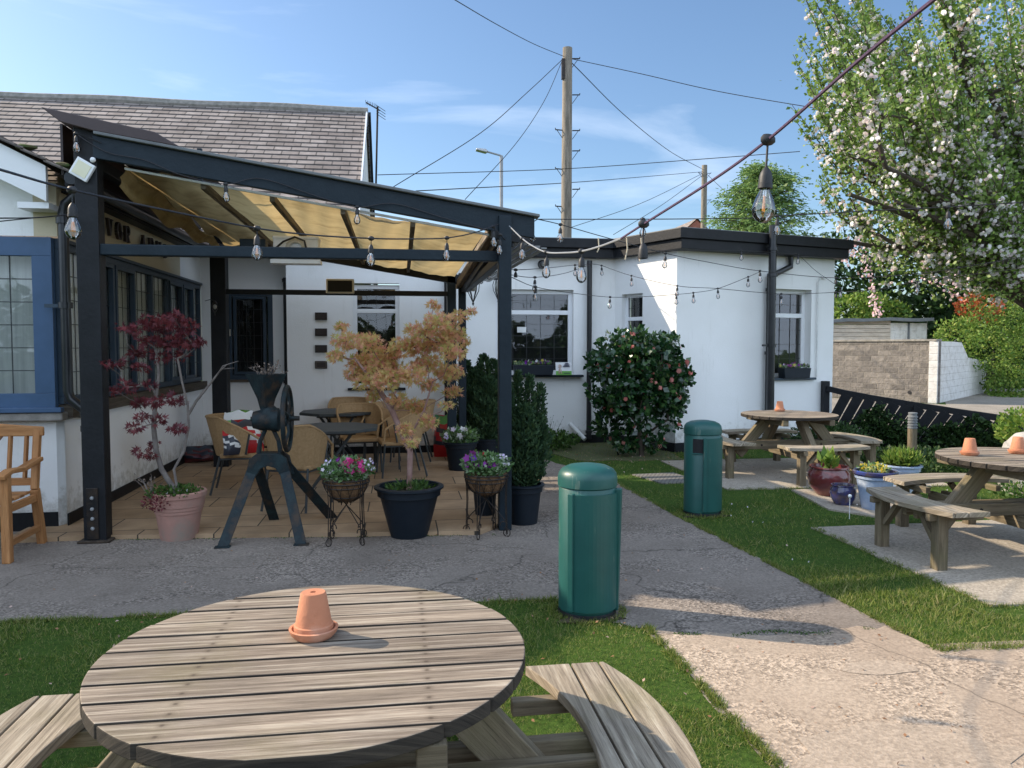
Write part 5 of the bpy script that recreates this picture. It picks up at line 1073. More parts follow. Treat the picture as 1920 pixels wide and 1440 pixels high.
def leafball(centers,radii,n,size,m,t,shape='leaf',flat=1.,name='foliage',jit=.7,shell=.1,updir=.3,wid=None):
    P=[];D=[]
    for c,r in zip(centers,radii):
        k=max(3,int(n*(r**2)/sum(q**2 for q in radii)*1.0)); p,d=ball(k,c,(r,r,r*flat),shell); P.append(p); D.append(d+np.array([0,0,updir]))
    P=np.concatenate(P);D=np.concatenate(D); return scatter(name,m,P,D,size*NR.uniform(.6,1.25,len(P)),shape,t,jit=jit,wid=wid)
def PXR(r,Y): return r/FPX*Y*1.02
# orange maple
mt=thing('maple_tree','orange and green leaved Japanese maple growing in the big black pot','tree',(.07,6.52,.38))
cl=[(650,640,26),(640,612,12),(690,642,24),(632,668,16),(680,680,28),(722,665,26),(760,650,28),(790,622,28),(820,602,26),(813,572,12),(845,622,26),(862,592,15),(884,584,9),(850,660,24),(842,700,26),(800,682,28),(770,702,28),(728,712,28),(690,716,24),(745,748,20),(780,762,20),(805,790,18),(760,805,17),(848,735,15),(772,830,13),(715,690,26),(828,642,26),(665,702,18),(803,722,18),(700,742,16),(835,760,12),(735,690,22),(870,640,14),(795,650,22)]
cc=[];rr=[]
for x,y,r in cl: Y=6.52+rnd.uniform(-.34,.34); cc.append(AY(x,y,Y)); rr.append(PXR(r,Y)*1.0)
fork=AY(772,812,6.52)
skeleton(mt,[[(.07,6.52,.37),AY(768,880,6.52),AY(771,845,6.52),fork,AY(795,770,6.5),AY(812,715,6.48)],[(.07,6.52,.37),AY(769,846,6.54),AY(755,815,6.6),AY(735,770,6.62),AY(706,722,6.6),AY(665,672,6.58)]],cc,'bark_maple',.036,.0035)
leafball(cc,[r*1.08 for r in rr],5400,.040,'lf_maple',mt,'palm',.6,shell=.0,updir=-.1,jit=.9)
# red maple
rm=thing('maple_tree','dark red leaved Japanese maple with two bare twisting stems','tree',(-1.84,6.72,.36))
cl=[(300,612,20),(278,603,16),(250,617,15),(330,598,20),(350,612,15),(360,642,15),(374,642,10),(320,640,20),(228,612,9),(270,640,12),(254,662,15),(215,680,13),(199,681,8),(262,690,12),(300,668,16),(340,668,12),(235,726,17),(212,731,9),(280,720,10),(262,755,15),(290,752,15),(318,748,15),(338,753,10),(268,782,12),(298,788,12),(254,802,12),(330,803,12),(342,806,8),(288,832,10),(264,850,12),(284,856,10),(345,625,14),(295,640,14),(305,600,16)]
cc=[];rr=[]
for x,y,r in cl: Y=6.72+rnd.uniform(-.28,.28); cc.append(AY(x,y,Y)); rr.append(PXR(r,Y)*1.05)
L1=[(-1.84,6.72,.35),AY(303,880,6.72),AY(293,845,6.72),AY(288,800,6.70),AY(292,745,6.72),AY(298,700,6.74),AY(292,655,6.72)]
L2=[(-1.84,6.72,.35),AY(326,880,6.74),AY(345,845,6.76),AY(354,800,6.78),AY(352,760,6.76),AY(341,715,6.74),AY(333,672,6.74)]
skeleton(rm,[L1,L2],cc,'bark_grey',.030,.003)
b=MB(); b.tube([AY(353,778,6.78),AY(368,752,6.74),AY(392,722,6.7),AY(412,696,6.66),AY(425,684,6.66)],[.014,.012,.010,.007,.003],6); b.tube([AY(408,702,6.67),AY(418,686,6.6),AY(447,677,6.6)],[.007,.005,.002],5); b.tube([AY(415,692,6.66),AY(440,690,6.7)],[.004,.002],5); b.build('dead_branch','bark_grey',rm,smooth=True)
leafball(cc,[r*1.12 for r in rr],1300,.046,'lf_red',rm,'palm',.55,shell=.0,updir=-.5,jit=.7)
# cypresses
def cypress(label,x,y,z0,sp,n,size=.05):
    t=thing('cypress',label,'shrub',(x,y,z0)); P=[];D=[];b=MB()
    for dx,dy,h,r in sp:
        k=int(n*h*r/sum(a[2]*a[3] for a in sp)); u=NR.random(k)**.85; rad=r*np.sqrt(np.clip(1-u**2.2,0,1))*(.35+.65*np.minimum(1,u*3.2+.3)); a=NR.uniform(0,2*PI,k); q=NR.uniform(.45,1,k)**.6*rad*(1+.25*np.sin(a*3+u*21))
        P.append(np.stack([x+dx*np.minimum(1,.35+u)+q*np.cos(a),y+dy*np.minimum(1,.35+u)+q*np.sin(a),z0+h*u],1)); D.append(np.stack([np.cos(a)*.55,np.sin(a)*.55,np.ones(k)],1))
        b.tube([(x,y,z0-.03),(x+dx*.6,y+dy*.6,z0+h*.4),(x+dx,y+dy,z0+h*.9)],[.014,.010,.003],5)
    b.build('stems','bark_dark',t); scatter('foliage','lf_cypress',np.concatenate(P),np.concatenate(D),size*NR.uniform(.6,1.2,sum(len(p) for p in P)),'sprig',t,jit=.35,wid=1.3)
cypress('tall bushy cypress with several spires beside the slim pergola post',1.10,6.85,.34,[(-.13,0,.90,.07),(-.04,.05,1.02,.06),(.06,0,.99,.06),(.16,.03,.90,.06),(0,-.06,.72,.17),(.05,.08,.7,.16),(-.12,-.03,.7,.12),(.14,-.02,.62,.13)],15000)
cypress('dark cypress against the wall between pergola and white window',1.20,10.7,.30,[(-.04,0,1.16,.15),(.10,.03,1.10,.13),(-.17,.0,.98,.15),(.0,-.1,.85,.26),(.17,.0,.8,.14)],12000,.06)
cypress('very dark column of foliage half hidden behind the rear post',.93,10.9,.03,[(0,0,1.35,.17),(.05,0,1.1,.2)],4500,.06)
# camellia
cm=thing('camellia','large glossy camellia bush with coral pink flowers against the extension corner','shrub',AY(1205,850,10.75)); cm.location.z=0; ORG[cm.name]=Vector((cm.location.x,10.75,0))
rc=random.Random(5); cc=[];rr=[]
for k in range(95):
    y=rc.choice([rc.uniform(640,760)]*2+[rc.uniform(640,838)]); w=102 if y<720 else 102-(y-720)*.45; cxp=1197 if y<760 else 1205
    if y<665: w*=.75
    u=rc.uniform(-1,1); d=math.sqrt(max(0,1-u*u))*.62; Y=10.85-d*rc.uniform(-.3,1)*w/100
    r=rc.uniform(13,27); cc.append(AY(cxp+u*(w-r*.7),y,Y)); rr.append(PXR(r,11))
base=(cm.location.x,10.8,.0); skeleton(cm,[[base,(base[0]-.03,10.8,.3),(base[0]-.05,10.8,.8)],[base,(base[0]+.1,10.85,.35),(base[0]+.05,10.8,.9)]],cc,'bark_dark',.04,.006)
leafball(cc,rr,8200,.088,'lf_camellia',cm,'leaf',1.,shell=.3,updir=.1,jit=.8,wid=1.25)
P=[];D=[]
for _ in range(84):
    i=rnd.randrange(len(cc)-2); d=Vector((rnd.gauss(0,.8),-abs(rnd.gauss(.7,.5)),rnd.gauss(.1,.6))).normalized(); P.append(cc[i]+d*rr[i]*1.03); D.append(d)
scatter('flowers','fl_coral',P,[(0.1,0,1)]*len(P),[rnd.uniform(.03,.05) for _ in P],'bloss',cm,up=[(d.x,d.y,d.z) for d in D],jit=.3)
# little plants
def clump(name,label,x,y,z0,r,h,n,size,m,flowers=(),shape='leaf',cat='plant',updir=.8,group=None,jit=.6,wid=None):
    t=thing(name,label,cat,(x,y,z0),group); P,D=ball(n,(x,y,z0+h*.5),(r,r,h*.55),.1); P[:,2]=np.maximum(P[:,2],z0+.005); scatter('foliage',m,P,D+np.array([0,0,updir]),size*NR.uniform(.6,1.2,n),shape,t,jit=jit,wid=wid)
    for mm,k,s,cx_,cy_,cr in flowers:
        P,D=ball(k,(x+cx_,y+cy_,z0+h*.62),(cr,cr,h*.5),.6); P[:,2]=np.maximum(P[:,2],z0+h*.55); scatter('flowers',mm,P,[(.1,0,1)]*k,s*NR.uniform(.7,1.2,k),'flower',t,up=[(rnd.uniform(-.4,.4),-.8,.7)]*k,jit=.4)
    return t
clump('geraniums','trailing plants with magenta and red geranium heads in the left stand','potted flowers',-1,0,0,.1,.1,1,.01,'lf_basket') if False else None
clump('geraniums','leafy basket planting with bright magenta and red geranium heads',-.44,6.36,.51,.21,.17,1100,.042,'lf_basket',[('fl_pink',34,.026,.03,-.1,.055),('fl_pink',22,.024,.12,-.1,.035),('fl_red',18,.026,.07,.0,.04),('fl_white',26,.012,.17,-.02,.06),('fl_white',10,.016,-.12,-.1,.07),('fl_purple',6,.024,-.06,-.08,.04)],cat='potted flowers')
clump('pansies','leafy basket planting with purple petunias and white edging flowers',.72,6.44,.51,.21,.17,1100,.042,'lf_basket',[('fl_purple',9,.030,.02,-.12,.06),('fl_purple',9,.034,-.13,-.05,.06),('fl_red',5,.022,-.03,.05,.05),('fl_white',30,.013,.12,-.05,.08)],cat='potted flowers')
clump('pansies','lilac and white pansies filling the black patio pot',.76,9.75,.36,.24,.20,700,.055,'lf_basket',[('fl_white',16,.042,-.05,-.1,.16)],cat='potted flowers')
clump('petunias','dark purple trailing petunias in the small belly pot',.83,8.35,.27,.13,.16,260,.05,'lf_dim',[('fl_purple',14,.040,-.03,-.05,.09)],cat='potted flowers')
clump('underplanting','moss and small trailing plants around the red maple stems',-1.86,6.66,.37,.21,.07,500,.035,'lf_dim',[('fl_white',4,.014,.05,-.1,.1)],cat='plant')
clump('sedum','brownish trailing sedum spilling over the terracotta pot rim',-1.96,6.55,.27,.12,.14,260,.028,'lf_red',(),cat='plant')
clump('underplanting','grassy weeds around the orange maple trunk in the black pot',.07,6.5,.375,.20,.06,420,.07,'lf_dim',(),'long','plant',.3,jit=.9)
def stalks(name,label,x,y,z0,n,h,spread,m='lf_twig',stem='bark_grey'):
    t=thing(name,label,'plant',(x,y,z0)); b=MB(); P=[];D=[]
    for _ in range(n):
        a=rnd.uniform(0,2*PI); q=rnd.uniform(.2,1)*spread; e=Vector((x+math.cos(a)*q,y+math.sin(a)*q,z0+h*rnd.uniform(.5,1))); s=Vector((x+math.cos(a)*q*.2,y+math.sin(a)*q*.2,z0)); mid=s.lerp(e,.55)+Vector((rnd.gauss(0,.01),rnd.gauss(0,.01),.02)); b.tube([s,mid,e],[.003,.0025,.0012],4)
        for u in(.5,.7,.85,1.): P.append(mid.lerp(e,(u-.5)*2)); D.append((rnd.gauss(0,1),rnd.gauss(0,1),.4))
    b.build('stems',stem,t); scatter('foliage',m,P,D,.022,'leaf',t); return t
stalks('dried_plant','dry brown twiggy plant left in the mill hopper',gx_-.02,gy_+.11,1.30,26,.17,.20)
stalks('twiggy_plant','thin bare trailing stems at the left side of the terracotta pot',-2.02,6.62,.38,10,.16,.24)
stalks('bedding_plant','thin seed stalks in the bed below the white window',2.33,12.0,.0,14,.55,.35,'lf_dim','lf_hedge' if False else 'bark_dark')
g=G(1060,835); clump('bedding_plant','low green bed plants below the big white window',2.35,11.75,0,.42,.28,1300,.055,'lf_dim')
clump('hellebore','broad dark leaved plant standing left of the camellia foot',AY(1138,800,11).x,10.9,.28,.22,.35,220,.13,'lf_camellia',(),'long',wid=2.)
b=clump('hosta','pale broad leaved shoots in the maroon pot',4.55,7.62,.28,.09,.13,46,.14,'lf_bright',(),'long',updir=2.2,jit=.35,wid=2.4)
clump('yellow_flowers','small yellow flowers filling the tall pale pot',4.62,6.95,.34,.14,.10,240,.035,'lf_basket',[('fl_yellow',34,.028,0,0,.13)],cat='potted flowers')
clump('ornamental_grass','fresh green grassy tuft in the blue and white pot',5.35,7.55,.30,.17,.12,900,.11,'lf_bright',(),'long',updir=2.5,jit=.4)
# wall side edge plants: cow parsley etc at bed
g=G(1592,940); st_=thing('solar_stake','thin white garden stake with a small white globe top','garden stake',(g.x,g.y-.55,0)); x,y=AY(1592,1000,6.55).x,6.55; st_.location=(x,y,0); ORG[st_.name]=Vector((x,y,0))
b=MB(); b.tube([(x,y,0),(x,y,.20)],.004,6); b.build('stake','white_upvc',st_); b=MB(); b.blob((x,y,.215),.018,1,10,0); b.build('globe','white_upvc',st_,smooth=True)
# bollard light
x=AY(1711,800,8.9).x; bo=thing('bollard_light','weathered timber bollard with a grey louvred light head near the fence','bollard light',(x,8.9,0)); b=MB(); b.tube([(x,8.9,0),(x,8.9,.56)],.055,14); b.build('post','frame_wood',bo,smooth=True)
b=MB(); 
for k in range(5): b.lathe([(.048,0),(.058,.004),(.058,.022),(.048,.028)],(x,8.9,.56+.034*k),18)
b.lathe([(.048,0),(.048,.19),(.056,.192),(.05,.205),(.001,.21)],(x,8.9,.56),18); b.build('light_head','felt_roof',bo)
# fence
F0=Vector((6.95,11.75,0)); F1=Vector((8.75,9.75,0)); h0=AY(1515,715,11.75).z; h1=AY(1890,790,9.75).z
fe=thing('timber_fence','low black timber fence with slanting slats and ragged top rail','fence',F0); fd=norm(F1-F0); fn=Vector((-fd.y,fd.x,0)); FLn=(F1-F0).length
ht_=lambda u:(h0-.12)+(h1-h0+.12)*min(1,max(0,u))**.8
b=MB(); n=9
for k in range(n): A=F0+fd*(FLn*k/n)+Zv*ht_(k/n); B=F0+fd*(FLn*(k+1)/n)+Zv*ht_((k+1)/n); b.bar(A,B,.05,.09+.004*(k%2))
b.build('top_rail','black_paint',fe,bevel=.004)
b=MB(); b.bar(F0+fn*.05+Zv*.15,F1+fn*.05+Zv*.12,.04,.09); b.build('bottom_rail','black_paint',fe)
for k in range(17):
    u0=(k-2.0)/15; u1=u0+.16; a=max(0.01,u0); 
    if u1<=0.03 or u0>.97: continue
    def pt_(u):
        return F0+fd*(FLn*u)
    t0=0 if u0>=0.01 else (0.01-u0)/.16; t1=1 if u1<=.99 else (.99-u0)/.16
    A=pt_(u0+.16*t0)-fn*.03*1+Zv*(.02+(ht_(u1)+.03)*t0); B=pt_(u0+.16*t1)-fn*.03+Zv*(.02+(ht_(u1)+.03)*t1)
    b=MB(); b.bar(A,B,.018,.10,up=tuple(fn)) if False else b.frame(A-Vector((0,0,.05)),norm(B-A),fn,norm(B-A).cross(fn),(B-A).length,.018,-.153); b.build('slat','black_paint',fe)
for u in(0.,.5,1.): P=F0+fd*(FLn*u); b=MB(); b.box(P.x-.05,P.y-.0,0,P.x+.05,P.y+.1,(h0 if u==0 else ht_(u))+.0); b.build('post','black_paint',fe)
iv=thing('ivy','dark green ivy climbing over the low black fence','ivy',F1); n=12000; u=NR.random(n)**.8; zz=NR.random(n); keep=(NR.random(n)<np.clip(.25+.75*np.sin(u*9+zz*4)**2,0,1))&(zz<.95-.5*np.abs(np.sin(u*7+1))*(1-u*.5)); u=u[keep];zz=zz[keep]
P=np.array([list(F0+fd*(FLn*a*1.06)+Zv*(z*ht_(a)*1.02)-fn*(.06+.12*abs(math.sin(a*31+z*9)))*1.) for a,z in zip(u,zz)]); scatter('foliage','lf_hedge',P,np.tile([[-fn.x,-fn.y,-.3]],(len(P),1)),.06*NR.uniform(.6,1.3,len(P)),'leaf',iv,jit=.8,wid=1.3)
# border behind the fence foot + boulder
x=6.98;y=7.5; bo=thing('boulder','pale rounded boulder at the right edge behind the picnic table','rock',(x,y,0)); b=MB(); b.blob((x,y,.22),.46,9,22,.35,(1.1,.8,.9)); b.build('stone','boulder',bo,smooth=True)
clump('ivy','bright variegated ivy mound above the boulder at the right edge',7.45,8.2,.35,.35,.5,1500,.06,'lf_bright')
clump('groundcover','leafy weeds around the boulder foot',6.6,7.0,0,.5,.16,900,.05,'lf_dim')
clump('ivy','low dark ivy spreading at the foot of the fence behind the pots',6.6,8.9,0,.75,.28,2600,.055,'lf_hedge')
clump('ivy','dark ivy mass between bollard and furthest picnic table',6.3,10.6,0,.6,.45,2200,.06,'lf_hedge')
hb=thing('hedge','unseen dark hedge added behind the camera to darken the window reflections','hedge',(0,-15,0)); n=26000; Pq=np.stack([NR.uniform(-26,26,n),-15+NR.normal(0,.5,n),NR.uniform(0,1,n)],1); Pq[:,2]*=3.4+1.3*np.sin(Pq[:,0]*.7)+.6*np.sin(Pq[:,0]*2.3)  # unseen hedge added so the window panes reflect dark foliage
scatter('foliage','lf_hedge',Pq,[(0,1,.4)]*n,.32,'leaf',hb,jit=.8,wid=1.4)
# retaining wall, shed, gate
W0=Vector((12.9,23.6,0)); Wc=Vector((14.9,19.62,0)); W1=Vector((20.2,24.1,0)); wt=AX(1755,640,14.9).z
def blockwall(name,label,cat,A,B,hs,m,cap=True):
    t=thing(name,label,cat,A); d=norm(B-A); n_=Vector((-d.y,d.x,0)); b=MB(); L=(B-A).length; N=len(hs)-1; r=rnd.uniform(0,5)
    for k in range(N):
        P=A+d*(L*k/N);Q=A+d*(L*(k+1)/N); u0,u1=L*k/N,L*(k+1)/N; za=hs[k];zb=hs[k+1]; b.v+= [tuple(P),tuple(Q),tuple(Q+Zv*zb),tuple(P+Zv*za),tuple(P+n_*.22),tuple(Q+n_*.22),tuple(Q+n_*.22+Zv*zb),tuple(P+n_*.22+Zv*za)]; i=len(b.v)-8
        b.face((i,i+1,i+2,i+3),[(u0,0),(u1,0),(u1,zb),(u0,za)]); b.face((i+3,i+2,i+6,i+7),[(u0,.21),(u1,.21),(u1,.3),(u0,.3)]); b.face((i+5,i+4,i+7,i+6),[(u1,0),(u0,0),(u0,za),(u1,zb)])
        if k==0: b.face((i+4,i,i+3,i+7),[(0,0),(.22,0),(.22,za),(0,za)])
        if k==N-1: b.face((i+1,i+5,i+6,i+2),[(0,0),(.22,0),(.22,zb),(0,zb)])
    b.build('blockwork',m,t)
    if cap: b=MB(); b.frame(A-n_*.04+Zv*(hs[0]+.002),d,n_,Zv,L*cap,.30,.06); b.build('coping','stone_sill',t,bevel=.01)
    return t
bw_=blockwall('block_wall','grey brown rock faced block retaining wall beyond the fence','wall',W0,Wc,[wt,wt],'block_wall')
p=AX(1688,737,14.62); b=MB(); dd=norm(Wc-W0); nn_=Vector((-dd.y,dd.x,0))
b=MB(); q=Wc-dd*.75+Zv*.28; b.tube([q-nn_*.02,q+nn_*.1],.05,12); b.build('drain_hole','speaker_black',bw_)
blockwall('white_wall','white painted block wall stepping down toward the gate','wall',Wc+dd*.02,W1,[wt,wt,wt,wt-.02,wt-.5,wt-.55,wt-.62,wt-.65],'white_block',False)
gt=thing('metal_gate','narrow rusty metal bar gate at the end of the white wall','gate',W1); b=MB(); g2=norm(Vector((.75,.55,0)))
b.tube([W1+g2*.05,W1+g2*.05+Zv*1.25],.03,6); b.tube([W1+g2*.95,W1+g2*.95+Zv*1.45],.05,6)
b.tube([W1+g2*.05+Zv*1.15,W1+g2*.95+Zv*1.15],.02,5); b.tube([W1+g2*.05+Zv*.1,W1+g2*.95+Zv*.1],.02,5)
for k in range(8): b.tube([W1+g2*(.15+.1*k)+Zv*.1,W1+g2*(.15+.1*k)+Zv*1.15],.012,5)
b.build('bars','dark_metal',gt)
a=AY(1560,633,24.4); c=AY(1672,633,24.4); e=AY(1742,633,24.4); zt=AY(1672,601,24.4).z; sh=thing('timber_shed','pale weathered timber shed with sagging grey felt roof above the wall','shed',(a.x,24.6,0)); b=MB()
b.box(a.x-1.5,24.5,0,c.x,24.6,zt-.15); 
b.build('wall','shed_wood',sh); b=MB()
for k in range(5): z=a.z-.1+k*.14; b.box(a.x-1.5,24.47,z,c.x,24.499,z+.125)
b.build('cladding','shed_wood',sh,bevel=.006); b=MB(); b.box(c.x+.01,24.52,0,e.x,24.62,zt-.08); b.build('side_panel','white_block',sh); b=MB(); b.box((c.x+e.x)/2-.03,24.48,1,(c.x+e.x)/2+.03,24.515,zt-.08); b.build('batten','felt_roof',sh)
b=MB(); N=10
for k in range(N):
    x0=a.x-1.6+(e.x+.1-a.x+1.6)*k/N; x1=a.x-1.6+(e.x+.1-a.x+1.6)*(k+1)/N; z0=zt-.14+.12*min(1,k/6)+.02*math.sin(k*2); z1=zt-.14+.12*min(1,(k+1)/6)+.02*math.sin((k+1)*2)
    b.prism([(x0,z0),(x1,z1),(x1,z1+.11),(x0,z0+.11)],0,2.6,(0,26.9,0),(1,0,0),(0,0,1))
b.build('roof','felt_roof',sh)
# ================================================================ TREES AND HEDGES
def bush(name,label,blobs,n,size,m,t=None,shape='leaf',shell=.45,cat='bush',trunk=None,extra=(),jit=.8):
    c0=blobs[0][0]; o=thing(name,label,cat,(c0[0],c0[1],0)); cc=[b_[0] for b_ in blobs]; P=[];D=[]
    tot=sum(b_[1][0]*b_[1][2] for b_ in blobs)
    for c,r in blobs:
        k=int(n*r[0]*r[2]/tot); p,d=ball(k,c,r,shell); f=1+.16*np.sin(p[:,0:1]*2.7/r[0]*2+p[:,2:3]*2.2)*np.cos(p[:,1:2]*2.9+c[2]*3); p=np.array(c)+(p-np.array(c))*f; p[:,2]=np.maximum(p[:,2],.03); P.append(p);D.append(d+np.array([0,0,.35]))
    P=np.concatenate(P);D=np.concatenate(D); scatter('crown' if trunk else 'foliage',m,P,D,size*NR.uniform(.6,1.3,len(P)),shape,o,jit=jit)
    if trunk: skeleton(o,[[Vector(trunk),Vector(trunk)+Vector((.1,0,1.2)),Vector(trunk).lerp(Vector(c0),.6)]],cc,'bark_dark',.16,.03,name='trunk')
    for mm,k,s,c,r,shp in extra: p,d=ball(k,c,r,.3); scatter('flowers',mm,p,d,s*NR.uniform(.6,1.2,k),shp,o)
    return o
V_=lambda px_,py_,Y:tuple(AY(px_,py_,Y))
bush('dark_tree','dense dark green trees shading the shed and wall beyond the road',[(V_(1790,560,29),(4.5,2.5,3.6)),(V_(1690,520,30),(3.4,2.5,3.2)),(V_(1900,540,28),(4,2.5,4)),(V_(1640,580,29),(2.2,2,2.2)),(V_(1980,420,30),(5,2.5,6)),(V_(1720,660,28),(3.5,1.5,2.2)),(V_(1850,670,27.5),(4,1.5,2.2))],24000,.26,'lf_hedge',cat='tree',trunk=(20.5,29,0))
bush('bright_hedge','bright green sunlit bush just above the shed roof at the left',[(V_(1610,585,27.5),(1.4,1,.75)),(V_(1650,590,27.5),(1.1,1,.6))],2600,.16,'lf_bright',cat='bush')
bush('roadside_hedge','sunlit yellow green hedge overhanging the white wall and gate',[(V_(1840,640,23),(1.5,1.1,1.1)),(V_(1890,650,23.5),(1.6,1.1,1.6)),(V_(1880,600,24),(1.5,1,1.0)),(V_(1930,700,23),(1.4,1,1.6)),(V_(1800,625,22.5),(.8,.8,.55)),(V_(1905,735,22.2),(1.0,.8,.9))],11000,.10,'lf_bright',cat='hedge')
bush('photinia','red tipped shrub rising above the roadside hedge',[(V_(1840,578,23.2),(.75,.6,.45)),(V_(1815,575,23.2),(.4,.4,.4))],520,.12,'lf_photinia','long',cat='bush')
bush('yellow_tree','tall yellow green tree in the far upper right corner',[(V_(1900,120,24),(3.2,2,3.6)),(V_(1860,230,24),(2.,2,2.5)),(V_(1950,260,23),(3,2,4))],9000,.17,'lf_bright',cat='tree',trunk=(V_(1930,500,24)[0],24,0))
cl_=thing('clematis','pink flowering climber trailing down in front of the dark trees','climber',V_(1625,470,25)); P=[];
for (a,c,k) in(((1612,440),(1618,520),30),((1625,470),(1640,590),60),((1640,560),(1648,595),30),((1735,500),(1745,545),20),((1775,520),(1800,560),60),((1600,450),(1600,480),30),((1580,470),(1592,500),20)):
    for _ in range(k): u=rnd.random(); P.append(V_(a[0]+(c[0]-a[0])*u+rnd.gauss(0,5 if a[0]<1700 else 14),a[1]+(c[1]-a[1])*u+rnd.gauss(0,4),25+rnd.gauss(0,.3)))
scatter('flowers','fl_clematis',P,[(0,-1,.2)]*len(P),.06,'bloss',cl_,kind='stuff')
# cedar behind the flat roof
cx,_,cz0=V_(1432,440,32); top=V_(1440,312,32)[2]; ce=thing('cedar_tree','feathery layered conifer showing above the flat roof','tree',(cx,32,0)); P=[];D=[];b=MB(); b.tube([(cx,32,0),(cx+.1,32,top-.2)],[.3,.05],8)
for k in range(34):
    z=cz0-2.2+(top-cz0+2.2)*k/34; sp=(1-((z-cz0+2.2)/(top-cz0+2.2))**2.2)*2.9+.5
    for _ in range(5):
        a=rnd.uniform(0,2*PI); L=sp*rnd.uniform(.45,1.); e=Vector((cx+math.cos(a)*L,32+math.sin(a)*L,z+L*.05)); s=Vector((cx,32,z-.1)); b.tube([s,s.lerp(e,.6)+Zv*.12,e],[.04,.025,.01],4)
        for _ in range(80): u=rnd.uniform(.25,1.05); q=s.lerp(e,u)+Zv*(.12*math.sin(u*3))+Vector((rnd.gauss(0,.22),rnd.gauss(0,.22),rnd.gauss(0,.13))); P.append(tuple(q)); D.append((math.cos(a)+rnd.gauss(0,.4),math.sin(a)+rnd.gauss(0,.4),-.25))
b.build('trunk','bark_dark',ce); scatter('crown','lf_cedar',P,D,.24,'sprig',ce,jit=.3,wid=.9)
# apple tree with upright shoots, trunk just outside the right edge
ap=thing('apple_tree','blossoming apple tree with long upright shoots filling the upper right','tree',(11.9,12.2,0)); tb0=Vector((11.9,12.2,0))
limbs=[];b=MB()
def limb(P0,P1,r0,r1,bend=.3,n=6):
    P0,P1=Vector(P0),Vector(P1); pts=[P0.lerp(P1,i/n)+Vector((rnd.gauss(0,.06),rnd.gauss(0,.06),bend*math.sin(PI*i/n)+rnd.gauss(0,.05)))*(0 if i in(0,n) else 1) for i in range(n+1)]
    b.tube(pts,[r0+(r1-r0)*i/n for i in range(n+1)],8); limbs.append(pts); return pts
crown=Vector((11.7,12.2,2.0)); b.tube([tb0,tb0+Vector((.05,0,1)),crown],[.24,.2,.18],12)
L0=[]
for tx,ty,tz in((7.4,11.6,4.3),(7.9,12.6,5.0),(8.7,11.0,4.6),(8.3,12.0,3.3),(9.3,12.8,5.5),(10.3,11.2,5.6),(11.6,12.6,6.1),(13.2,12.2,5.5),(9.4,10.8,3.5),(10.4,10.2,4.5),(12.4,10.6,5.2),(7.6,12.3,3.4),(10.,13.6,5.2),(12.,14,5.),(9.,12.0,4.0),(6.75,10.9,3.9),(6.95,11.3,4.6),(7.3,10.6,3.75),(7.0,10.4,4.2),(7.5,11.8,5.6),(8.1,12.2,6.3),(8.8,11.6,6.7),(9.6,12.2,7.2)):
    L0.append(limb(crown,(tx,ty,tz),.10,.03,.35,7))
for pts in list(L0):
    for _ in range(5):
        i=rnd.randrange(2,8); p=pts[min(i,7)]; d=(p-crown).normalized(); e=p+Vector((d.x*rnd.uniform(.2,1.1)+rnd.gauss(0,.5),d.y*.6+rnd.gauss(0,.6),rnd.uniform(-.3,.8)))*1.0; 
        if e.x/e.y>.575: limb(p,e,.035,.014,.1,4)
LP=[];LD=[];BP=[];BD=[]
sh_b=MB()
for _ in range(760):
    pts=rnd.choice(limbs); i=rnd.randrange(1,len(pts)); p=pts[i].copy(); 
    if p.z<2.7: continue
    d=(p-crown); d.z=0; d=d*.16+Vector((rnd.gauss(0,.18),rnd.gauss(0,.18),1)); d.normalize(); L=rnd.uniform(.7,2.3)*(1 if p.z>3.8 else .6); e=p+d*L
    if e.x/e.y<.53 or p.x/p.y<.56: continue
    m_=p.lerp(e,.5)+Vector((rnd.gauss(0,.04),rnd.gauss(0,.04),0)); sh_b.tube([p,m_,e],[.011,.008,.004],4,cap=False)
    k=int(L*33)
    for j in range(k):
        u=j/k; q=(p.lerp(m_,u*2) if u<.5 else m_.lerp(e,u*2-1)); 
        for _ in range(2): LP.append(tuple(q+Vector((rnd.gauss(0,.035),rnd.gauss(0,.035),rnd.gauss(0,.03))))); LD.append((rnd.gauss(0,1),rnd.gauss(0,1),.5))
        if rnd.random()<.07*(1.6-u*1.4): 
            w=Vector((rnd.gauss(0,.05),rnd.gauss(0,.05),0))
            for _ in range(5): BP.append(tuple(q+w+Vector((rnd.gauss(0,.04),rnd.gauss(0,.04),rnd.gauss(0,.035))))); BD.append((rnd.gauss(0,1),rnd.gauss(0,1),.3))
for pts in limbs:
    for p in pts[2:]:
        for _ in range(44): 
            q=p+Vector((rnd.gauss(0,.30),rnd.gauss(0,.30),rnd.gauss(-.02,.26))); LP.append(tuple(q)); LD.append((rnd.gauss(0,1),rnd.gauss(0,1),.2))
        for _ in range(2):
            w=p+Vector((rnd.gauss(0,.3),rnd.gauss(0,.3),rnd.gauss(0,.25)))
            for _ in range(6): BP.append(tuple(w+Vector((rnd.gauss(0,.045),rnd.gauss(0,.045),rnd.gauss(0,.04))))); BD.append((rnd.gauss(0,1),rnd.gauss(0,1),.3))
b.build('trunk','bark_dark',ap,smooth=True); sh_b.build('shoots','bark_dark',ap)
scatter('crown','lf_apple',LP,LD,.075*NR.uniform(.6,1.25,len(LP)),'leaf',ap,wid=1.15); scatter('blossom','lf_blossom',BP,BD,.040,'bloss',ap)
